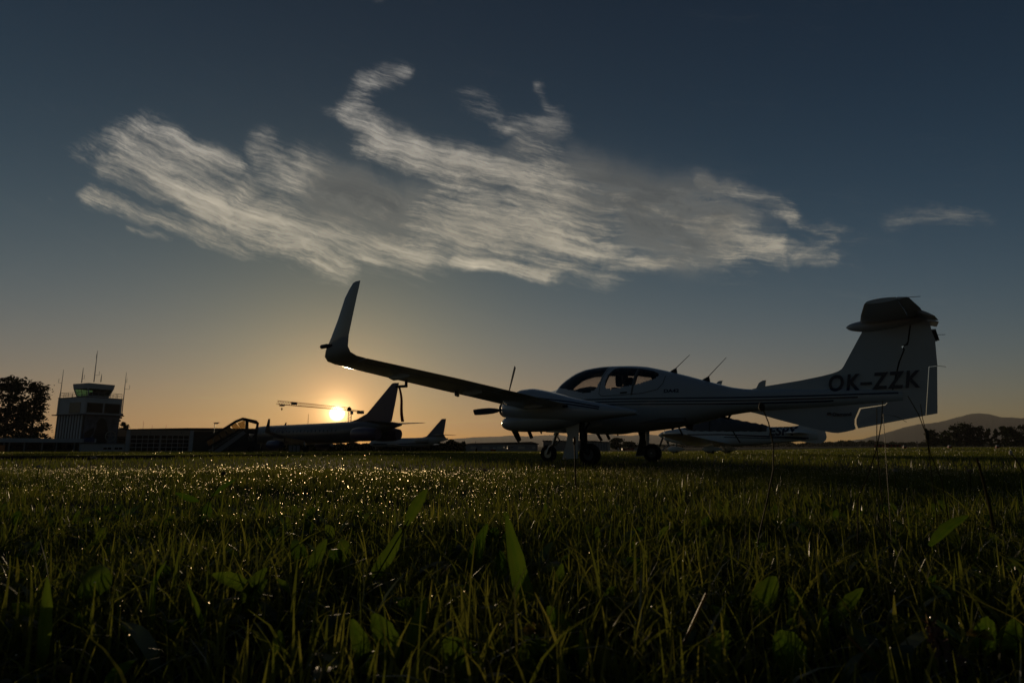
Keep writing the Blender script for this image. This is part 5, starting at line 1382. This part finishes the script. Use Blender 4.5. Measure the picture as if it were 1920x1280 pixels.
def plant_mat(name, dark, pale, trans=.5, gloss=.10, grough=.3, thru=(2.8, 2.7, 1.6)):
    m = bpy.data.materials.new(name); m.use_nodes = True; nt = m.node_tree; q = NG(nt.nodes, nt.links); nt.nodes.clear()
    at_ = nt.nodes.new('ShaderNodeAttribute'); at_.attribute_name = 'tint'
    col = q.mix(at_.outputs['Fac'], (*dark, 1), (*pale, 1))
    d = nt.nodes.new('ShaderNodeBsdfDiffuse'); t_ = nt.nodes.new('ShaderNodeBsdfTranslucent'); gl = nt.nodes.new('ShaderNodeBsdfGlossy')
    nt.links.new(col, d.inputs[0]); nt.links.new(q.mix(1.0, col, (*thru, 1), 'MULTIPLY'), t_.inputs[0]); gl.inputs['Roughness'].default_value = grough; gl.inputs[0].default_value = (1, 1, 1, 1)
    m1 = nt.nodes.new('ShaderNodeMixShader'); m1.inputs[0].default_value = trans
    nt.links.new(d.outputs[0], m1.inputs[1]); nt.links.new(t_.outputs[0], m1.inputs[2])
    fr = nt.nodes.new('ShaderNodeFresnel'); fr.inputs[0].default_value = 1.35
    m2 = nt.nodes.new('ShaderNodeMixShader'); nt.links.new(q.m('MULTIPLY', fr.outputs[0], gloss * 6, clamp=True), m2.inputs[0])
    nt.links.new(m1.outputs[0], m2.inputs[1]); nt.links.new(gl.outputs[0], m2.inputs[2])
    o = nt.nodes.new('ShaderNodeOutputMaterial'); nt.links.new(m2.outputs[0], o.inputs[0])
    return m


M_GRASS = plant_mat('grass_blade', (.036, .052, .010), (.115, .112, .032), .58, .010)
M_BROAD = plant_mat('broad_leaf', (.028, .062, .008), (.075, .105, .018), .6, .006, .4, (1.9, 1.9, 1.1))
M_STALK = plant_mat('stalk', (.03, .032, .012), (.085, .072, .032), .35, .015, .4, (1.2, 1.2, 1.0))
M_STRAW = plant_mat('straw', (.12, .09, .04), (.22, .17, .09), .4, .04)


def blades(n, y0, y1, h, w, seg, r, hvar=.45, side=.95, pad=.6, lean=.5):
    """n tapering blades on the wedge of ground between y0 and y1; returns vertices, quads, tint, tips"""
    y = np.sqrt(r.uniform(y0 ** 2, y1 ** 2, n)); x = r.uniform(-1, 1, n) * (side * y + pad)
    ok = ~((y > 14) & (y > on_lim(x / y)) & (y < on_lim2(x / y)))
    ok &= r.random(n) < .40 + .8 * patch(x, y, 5.2, 2.0)
    x, y = x[ok], y[ok]; n = len(x)
    pt_ = patch(x, y, 1.1); p2 = patch(x, y, 4.3, 1.0)
    hh = h * (1 + hvar * r.normal(size=n)).clip(.35, 2.6) * (.50 + .5 * pt_ + .65 * p2)
    ww = w * r.uniform(.6, 1.35, n)
    yaw = r.uniform(0, 2 * math.pi, n); bd = r.uniform(0, 2 * math.pi, n); bend = np.abs(r.normal(0, lean, n)).clip(0, 1.5)
    ax = np.stack([np.cos(yaw), np.sin(yaw)], 1); dr = np.stack([np.cos(bd), np.sin(bd)], 1)
    z0 = ground_z(x, y) - .004
    rows = []
    for k in range(seg + 1):
        u = k / seg; wd = ww * (1 - u) ** .7 * .5 if k < seg else ww * .05
        off = dr * (bend * hh * u ** 1.8 * .75)[:, None]; z = z0 + hh * (u - .28 * np.minimum(bend, 1.3) * u ** 2.2)
        c = np.stack([x + off[:, 0], y + off[:, 1], z], 1); a = np.concatenate([ax * wd[:, None], np.zeros((n, 1))], 1)
        rows += [c - a, c + a]
    V = np.stack(rows, 1); m = 2 * (seg + 1)
    base = (np.arange(n) * m)[:, None]
    F = np.concatenate([base + np.array([[2 * k, 2 * k + 1, 2 * k + 3, 2 * k + 2]]) for k in range(seg)], 1).reshape(-1, 4)
    tint = np.clip(r.beta(1.4, 2.6, n) * .8 + .35 * (pt_ - .5) + (r.random(n) < .07) * .5, 0, 1)
    return V.reshape(-1, 3), F, np.repeat(tint, m), V[:, -1, :], np.stack([ax[:, 0], ax[:, 1]], 1)


_lx = np.linspace(-1.0, .35, 60); _ly = []
for a_ in _lx:
    px_ = 960 + FPX * a_ * .985
    yy_ = np.interp(px_, [p[0] for p in L_near], [p[1] for p in L_near]); _ly.append(on_ground(960 + FPX * a_ * (1.0 / 1.0) * .985, yy_).y)
_ly = np.array(_ly)


def on_lim(a): return np.where(a < .34, np.interp(a, _lx, _ly) - .1, 9e9)


_ly2 = np.array([on_ground(960 + FPX * a_ * .985, np.interp(960 + FPX * a_ * .985, [p[0] for p in L_far], [p[1] for p in L_far])).y for a_ in _lx])


def on_lim2(a): return np.interp(a, _lx, _ly2) + .15


def join(parts):
    V, F, T, o = [], [], [], 0
    for v, f, t in parts: V.append(v); F.append(f + o); T.append(t); o += len(v)
    return np.concatenate(V), np.concatenate(F), np.concatenate(T)


gr = np.random.default_rng(21)
A1 = blades(72000, .50, 2.7, .052, .0062, 3, gr, .5, lean=1.2, pad=1.5)
A1b = blades(2300, .80, 3.2, .115, .0060, 4, gr, .3, lean=1.1, pad=1.5)
A1c = blades(8200, .80, 3.4, .075, .0120, 4, gr, .4, lean=1.2, pad=1.5)
A2 = blades(130000, 2.6, 8.5, .052, .0075, 2, gr, lean=.6, pad=1.5)
A2b = blades(1500, 3.0, 9.0, .10, .006, 3, gr, .3, lean=.7)
A3 = blades(190000, 8.3, 38, .055, .016, 1, gr, lean=.4)
A4 = blades(110000, 37, 150, .07, .06, 1, gr, lean=.3)
V, F, T = join([(a[0], a[1], a[2]) for a in (A1, A1b, A1c, A2, A2b, A3, A4)])
tag(np_mesh('grass', V, F, M_GRASS, attr=T), 'dewy meadow grass over the whole foreground', 'grass', kind='stuff')

# broad leaved weeds low in the sward
nb = 1800; y = np.sqrt(gr.uniform(.9 ** 2, 3.2 ** 2, nb)); x = gr.uniform(-1, 1, nb) * (.95 * y + .8); PV, PF, PT = [], [], []
for i in range(nb):
    L = gr.uniform(.04, .15); w = L * gr.uniform(.13, .34); az_ = gr.uniform(0, 2 * math.pi); el = gr.uniform(.25, 1.25); d = np.array([math.cos(az_), math.sin(az_)])
    pr = np.array([-d[1], d[0]]); o = 14 * i; tn = float(np.clip(gr.normal(.4, .25), 0, 1))
    for k in range(7):
        u = k / 6; e = el - u * gr.uniform(.3, .8); q_ = L * u; wd = w * (math.sin(math.pi * (u ** .8 * .93 + .05)) ** .8) * .5
        c = np.array([x[i] + d[0] * q_ * math.cos(el), y[i] + d[1] * q_ * math.cos(el), .005 + q_ * math.sin(el) - .35 * L * u * u])
        for s_ in (-1, 1): PV.append([c[0] + s_ * pr[0] * wd, c[1] + s_ * pr[1] * wd, max(c[2] + wd * .35, .003)])
        PT.append(tn); PT.append(tn)
        if k < 6: PF.append([o + 2 * k, o + 2 * k + 1, o + 2 * k + 3, o + 2 * k + 2])
tag(np_mesh('weed_leaves', np.array(PV), np.array(PF), M_BROAD, attr=np.array(PT), smooth=True), 'small broad weed leaves low among the grass', 'weeds', kind='stuff')

# dew: a small bead near the tip of many blades (an open, lens-like cap that lets the low sun through)
DEWM = bpy.data.materials.new('dew'); DEWM.use_nodes = True; nt = DEWM.node_tree; nt.nodes.clear()
rf = nt.nodes.new('ShaderNodeBsdfRefraction'); rf.inputs['Roughness'].default_value = .6; rf.inputs['IOR'].default_value = 1.33; rf.inputs[0].default_value = (1, .88, .64, 1)
gl = nt.nodes.new('ShaderNodeBsdfGlossy'); gl.inputs['Roughness'].default_value = .3; gl.inputs[0].default_value = (1, 1, 1, 1)
mx = nt.nodes.new('ShaderNodeMixShader'); mx.inputs[0].default_value = .3; o_ = nt.nodes.new('ShaderNodeOutputMaterial')
nt.links.new(rf.outputs[0], mx.inputs[1]); nt.links.new(gl.outputs[0], mx.inputs[2]); nt.links.new(mx.outputs[0], o_.inputs[0])
OF = np.array([(0, 1, 2), (0, 2, 3), (0, 3, 4), (0, 4, 1)])


def drops(tips, frac, size, r):
    k = r.random(len(tips)) < frac * (.05 + 1.5 * patch(tips[:, 0], tips[:, 1], 1.7, 3.0) * (.3 + 1.2 * patch(tips[:, 0], tips[:, 1], .5, 5.0))); c = tips[k]; n = len(c)
    s_ = (size(c[:, 1]) * np.exp(r.normal(-.05, .38, n).clip(-1, .6)))[:, None]
    nx = r.normal(size=(n, 3)); nx[:, 2] *= .6; nx /= np.linalg.norm(nx, axis=1, keepdims=True)
    a = r.normal(size=(n, 3)); a -= (a * nx).sum(1, keepdims=True) * nx; a /= np.linalg.norm(a, axis=1, keepdims=True); b_ = np.cross(nx, a)
    V = np.stack([c + nx * s_ * .45, c + a * s_, c + b_ * s_, c - a * s_, c - b_ * s_], 1)
    return V.reshape(-1, 3), (np.arange(n) * 5)[:, None, None] + OF[None]


DV, DF, o = [], [], 0
for tips, fr, sz in ((A1[3], .34, lambda y: .0012 + 0 * y), (A1b[3], .4, lambda y: .0011 + 0 * y), (A2[3], .46, lambda y: .0009 + .00017 * y), (A2b[3], .4, lambda y: .0005 * y), (A3[3], .028, lambda y: .00027 * y)):
    v, f = drops(tips, fr, sz, gr); DV.append(v); DF.append(f.reshape(-1, 3) + o); o += len(v)
tag(np_mesh('dew_drops', np.concatenate(DV), np.concatenate(DF), DEWM, smooth=True), 'dew drops glinting on the grass tips', 'dew', kind='stuff')


# ------------------------------------------------------------------ single plants that stand out
def ribbon_leaf(pts, Y, w, cup=.55, wav=.07, r=None, serr=0.0, n=14, dy=0.06):
    """leaf blade through photo points at distance Y (the tip first), broadest in the middle, folded along its rib"""
    P = [at(a, b_, Y + dy * k / max(len(pts) - 1, 1)) for k, (a, b_) in enumerate(pts)]
    t = np.linspace(0, 1, n); q = [0] + list(np.cumsum([(P[i + 1] - P[i]).length for i in range(len(P) - 1)])); q = np.array(q) / q[-1]
    C_ = np.stack([np.interp(t, q, [p[k] for p in P]) for k in range(3)], 1)
    for _ in range(2): C_[1:-1] = (C_[:-2] + C_[1:-1] * 2 + C_[2:]) / 4
    V, F = [], []
    for i in range(n):
        d = Vector(C_[min(i + 1, n - 1)] - C_[max(i - 1, 0)]).normalized(); sd = d.cross(Vector((0, 1, .15))).normalized(); nn = sd.cross(d).normalized()
        u = t[i]; wd = w * .5 * (math.sin(math.pi * min(u * .9 + .02, 1)) ** .75) * (1 + wav * math.sin(i * 2.1)) * (1 - serr * (i % 2))
        c = Vector(C_[i])
        for s_ in (-1, -.5, 0, .5, 1): V.append(c + sd * wd * s_ + nn * wd * cup * abs(s_))
    for i in range(n - 1):
        for j in range(4): F.append((i * 5 + j, i * 5 + j + 1, (i + 1) * 5 + j + 1, (i + 1) * 5 + j))
    return np.array([tuple(v) for v in V]), np.array(F)


def plant(name, cat, label, leaves=(), stems=(), heads=(), tint=.45, mleaf=None, mstem=None, group=None):
    ref = (leaves or stems)[0]; b_ = at(*ref[0][-1], ref[1]); root = empty(name, (b_.x, b_.y, 0)); tag(root, label, cat, group)
    off = np.array(root.location)
    for pts, Y, w, *kw in leaves:
        v, f = ribbon_leaf(pts, Y, w, **(kw[0] if kw else {}))
        np_mesh('leaf', v - off, f, mleaf or M_BROAD, root, attr=np.clip(tint + np.tile([0, .10, -.22, .10, 0], len(v) // 5) + .10 * np.sin(np.repeat(np.arange(len(v) // 5), 5) * 1.9), 0, 1), smooth=True)
    for pts, Y, w in stems:
        P = [at(a, c, Y) for a, c in pts]; d = P[-1] - P[-2]
        if P[-1].z > .01: P.append(Vector((P[-1].x + d.x * .4, P[-1].y, 0)))
        o = MB().tube([p - root.location for p in P], [w * (.75 + .4 * i / len(P)) for i in range(len(P))], 6).build('stem', mstem or M_STALK, root, smooth=True)
        a = o.data.attributes.new('tint', 'FLOAT', 'POINT'); a.data.foreach_set('value', np.full(len(o.data.vertices), tint, np.float32))
    for (px, py), Y, rx, rz, m, kind in heads:
        c = at(px, py, Y) - root.location
        if kind == 'bud':
            prof = ((-1.2, .25), (-.8, .8), (-.2, 1), (.5, .8), (1.0, .55), (1.15, .15)); mb = MB()
            mb.rings([[c + Vector((rx * q_ * math.cos(a), rx * q_ * math.sin(a), rz * z)) for a in np.linspace(0, 2 * math.pi, 11)[:-1]] for z, q_ in prof]); mb.build('bud', m, root, smooth=True)
        else:                                             # ball of florets
            rr_ = np.random.default_rng(int(px)); mb = MB(); k = 60 if kind == 'floret' else 34
            for i in range(k):
                d = Vector(rr_.normal(size=3)).normalized(); d.z = abs(d.z) if kind == 'floret' else d.z
                p = c + Vector((d.x * rx, d.y * rx, d.z * rz)); s_ = d.orthogonal().normalized() * rx * .22; e_ = p + d * rx * .5
                mb.add([c + d * rx * .2 - s_ * .4, c + d * rx * .2 + s_ * .4, e_ + s_, e_ - s_], [(0, 1, 2, 3)])
            mb.build('flower_head', m, root)
    return root


WHITE_FL = mat('white_floret', (.62, .58, .52), rough=.7); YEL_FL = mat('yellow_floret', (.42, .30, .04), rough=.7); BUDM = mat('bud_green', (.045, .04, .02), rough=.8); RUSSET = mat('russet_seed', (.20, .10, .06), rough=.8); PINK_FL = mat('pinkish_floret', (.40, .30, .30), rough=.7)
P_ = lambda label, leaves, tint=.45, stems=(), **k: plant('plantain', 'weed', label, leaves, stems, tint=tint, **k)
P_('tall lance-shaped plantain leaf upright in the middle of the foreground', [([(950, 966), (966, 1045), (995, 1172), (1000, 1235)], 1.30, .040)], .5)
P_('dark upright plantain leaf just left of the tall middle one', [([(914, 982), (896, 1020), (886, 1072), (884, 1130)], 1.75, .042)], .25)
P_('long folded leaf leaning right on its stalk below the far pale hangar', [([(800, 916), (778, 950), (760, 985)], 1.6, .030), ([(752, 992), (735, 1030), (706, 1072), (690, 1100)], 1.55, .034)], .6, [([(766, 975), (745, 1012), (690, 1105), (660, 1180)], 1.56, .0022)])
P_('broad leaf at the bottom edge left of the middle', [([(838, 1196), (862, 1240), (890, 1300)], .95, .055)], .6)
P_('broad leaf at the bottom edge leaning right below the yellow flower', [([(1022, 1203), (996, 1240), (976, 1300)], .95, .050)], .55)
P_('leaf slanting down right of the yellow flower in the middle foreground', [([(1028, 1136), (1052, 1178), (1088, 1240)], 1.06, .034)], .45)
P_('narrow pale leaf blade rising from the bottom edge right of middle', [([(1088, 1182), (1094, 1230), (1100, 1300)], .95, .013)], .75)
P_('short pale leaf behind the slanting leaf right of middle', [([(1054, 1056), (1048, 1088), (1044, 1140)], 1.45, .026)], .6)
P_('oval leaf with a tall pointed top in the right middle foreground', [([(1452, 1080), (1440, 1116), (1430, 1170)], 1.2, .050), ([(1480, 1100), (1496, 1130), (1512, 1170)], 1.22, .026)], .55)
P_('leaf leaning left-down in the right foreground beside the oval one', [([(1618, 1102), (1594, 1134), (1566, 1178)], 1.2, .032)], .5)
P_('toothed dandelion leaf at the bottom right of middle', [([(1364, 1182), (1346, 1228), (1326, 1300)], .95, .050, dict(serr=.45, n=18))], .75)
P_('curved broad leaf at the bottom right beside the toothed one', [([(1456, 1186), (1490, 1226), (1504, 1300)], .95, .050)], .35)
P_('thick upright stalk-like leaf at the lower left edge', [([(88, 1082), (80, 1160), (72, 1270)], .95, .022)], .75)
P_('round broad leaf low on the left of the foreground', [([(206, 1074), (172, 1092), (146, 1120)], 1.2, .055), ([(150, 1150), (136, 1180)], 1.1, .03)], .45)
P_('two leaves crossing in the left foreground', [([(398, 1076), (436, 1092), (472, 1112)], 1.25, .034), ([(500, 1064), (470, 1096), (452, 1130)], 1.27, .024)], .65)
P_('long leaf on a curved stalk leaning right in the right foreground', [([(1816, 966), (1782, 988), (1744, 1024)], 1.5, .030)], .35, [([(1744, 1024), (1716, 1060), (1700, 1110)], 1.5, .0016)])
P_('pair of round leaves at the right edge foreground', [([(1838, 1166), (1856, 1190), (1866, 1230)], 1.0, .046), ([(1890, 1170), (1906, 1196), (1912, 1240)], 1.02, .05)], .4)
P_('upright leaf pair left of the long folded leaf', [([(612, 1010), (592, 1045), (570, 1082)], 1.5, .028), ([(520, 1085), (540, 1110)], 1.3, .02)], .6)
P_('long bending blade in the left middle foreground', [([(312, 1050), (285, 1090), (282, 1170), (290, 1230)], 1.15, .012), ([(350, 1090), (372, 1150), (392, 1230)], 1.1, .010)], .6)
P_('leaf fan at the bottom edge between the middle leaves', [([(800, 1120), (780, 1170), (760, 1240)], 1.05, .022), ([(700, 1150), (722, 1200), (736, 1260)], 1.0, .04), ([(660, 1160), (676, 1220), (690, 1280)], .97, .03)], .5)
P_('dark leafy weed with a small head, tallest plant on the left of the field', [([(328, 924), (350, 934), (372, 940)], 2.7, .03), ([(442, 898), (418, 912), (396, 930)], 2.7, .02), ([(392, 940), (386, 965), (378, 1000)], 2.7, .045)], .1, [([(418, 888), (412, 905), (392, 942), (376, 1010)], 2.7, .002)], heads=[((419, 887), 2.7, .010, .007, BUDM, 'bud')])
plant('dandelion_stalk', 'stalk', 'tall bent stalk with a closed bud reaching over the tail boom', (), [([(1430, 766), (1441, 792), (1450, 835), (1450, 880), (1438, 940), (1424, 1000), (1416, 1050)], 1.9, .0024)], [((1428, 762), 1.9, .0105, .012, BUDM, 'bud')], tint=.6)
plant('forked_stalk', 'stalk', 'forked thin stalk curving up in front of the rudder bottom', (), [([(1655, 752), (1653, 790), (1645, 835), (1628, 890), (1608, 935)], 2.0, .0019), ([(1644, 764), (1644, 800), (1644, 838)], 2.0, .0016), ([(1700, 791), (1682, 781), (1656, 776)], 2.0, .0010)], tint=.55)
plant('grass_stem', 'stalk', 'thin seeding grass stem crossing the rear bottom corner of the rudder', (), [([(1702, 742), (1722, 776), (1736, 812), (1744, 850), (1766, 900)], 2.2, .0018), ([(1726, 757), (1730, 785), (1737, 812)], 2.2, .0014)], [((1738, 815), 2.2, .007, .020, BUDM, 'bud')], tint=.4)
plant('grass_stem', 'stalk', 'thin stalk leaning left with a pale tip at the right edge', (), [([(1896, 850), (1910, 868), (1930, 905)], 2.0, .0022)], [((1895, 848), 2.0, .005, .007, WHITE_FL, 'bud')], tint=.7)
plant('grass_stem', 'stalk', 'pale thick stem near the right edge leaning left out of the shaded grass', (), [([(1831, 858), (1842, 895), (1856, 950)], 2.2, .0052)], tint=.95)
plant('grass_stem', 'stalk', 'pale stem standing just right of the main gear door', (), [([(1077, 826), (1078, 850), (1079, 900)], 5.2, .0075)], [((1077, 826), 5.2, .012, .03, M_STRAW, 'bud')], tint=.8)
plant('clover', 'flower', 'small white clover head left of the main gear door', (), [([(1060, 862), (1061, 890)], 5.6, .004)], [((1060, 861), 5.6, .014, .018, WHITE_FL, 'floret')], tint=.5)
plant('clover', 'flower', 'pinkish clover head in the field under the nose of the far hangar', (), [([(909, 884), (910, 905)], 4.6, .003)], [((909, 883), 4.6, .012, .014, PINK_FL, 'floret')], tint=.5)
plant('clover', 'flower', 'pale clover heads near the taxiway below the control tower annex', (), [([(176, 862), (177, 880)], 6.5, .004), ([(168, 860), (170, 880)], 6.6, .003)], [((176, 860), 6.5, .020, .022, WHITE_FL, 'floret'), ((168, 858), 6.6, .012, .014, BUDM, 'bud')], tint=.5)
plant('clover', 'flower', 'single white clover head in the left field', (), [([(72, 877), (70, 895)], 5.2, .0035)], [((72, 876), 5.2, .013, .013, WHITE_FL, 'floret')], tint=.5)
plant('clover', 'flower', 'white clover head in the shade below the red building', (), [([(1678, 884), (1678, 905)], 4.5, .003)], [((1678, 883), 4.5, .013, .012, WHITE_FL, 'floret')], tint=.4)
plant('clover', 'flower', 'pinkish clover head below the dark tree row', (), [([(1819, 884), (1819, 905)], 4.5, .003)], [((1819, 883), 4.5, .012, .012, PINK_FL, 'floret')], tint=.4)
plant('yellow_flower', 'flower', 'yellow flower low in the middle foreground', (), [([(1002, 1190), (1000, 1250)], 1.0, .0022)], [((1002, 1186), 1.0, .012, .010, YEL_FL, 'floret')], tint=.5)
plant('yellow_flower', 'flower', 'yellow flower low at the right edge between round leaves', (), [([(1838, 1198), (1838, 1250)], 1.02, .0022)], [((1838, 1194), 1.02, .012, .008, YEL_FL, 'floret')], tint=.5)
plant('yellow_flower', 'flower', 'withered yellowish flower at the lower left edge', (), [([(108, 1266), (106, 1300)], .95, .0022)], [((108, 1264), .95, .012, .007, mat('withered_floret', (.30, .22, .08), rough=.8), 'floret')], tint=.5)
plant('dry_straw', 'straw', 'dry straw stem slanting up from the bottom right of middle', (), [([(1324, 1112), (1300, 1165), (1268, 1235), (1240, 1300)], 1.0, .0024)], mstem=M_STRAW, tint=.5)
plant('dry_straw', 'straw', 'dry straw bent over in the bottom right of the foreground', (), [([(1590, 1192), (1630, 1232), (1684, 1290)], .97, .0022)], mstem=M_STRAW, tint=.2)
plant('dry_straw', 'straw', 'dry straw at the lower left beside the two crossing leaves', (), [([(492, 1240), (480, 1262), (470, 1290)], .95, .003)], mstem=M_STRAW, tint=.6)
plant('seeding_grass', 'grass head', 'russet seed head hanging at the lower right edge', ([([(1736, 1150), (1752, 1200), (1766, 1300)], .97, .008)]), [([(1740, 1160), (1760, 1205), (1780, 1250), (1790, 1300)], .97, .0018)], [((1744, 1172), .97, .008, .016, RUSSET, 'ball'), ((1752, 1188), .97, .008, .016, RUSSET, 'ball'), ((1760, 1204), .97, .009, .016, RUSSET, 'ball'), ((1768, 1222), .97, .008, .014, RUSSET, 'ball'), ((1800, 1240), .97, .006, .012, RUSSET, 'ball')], mleaf=M_STRAW, tint=.3)
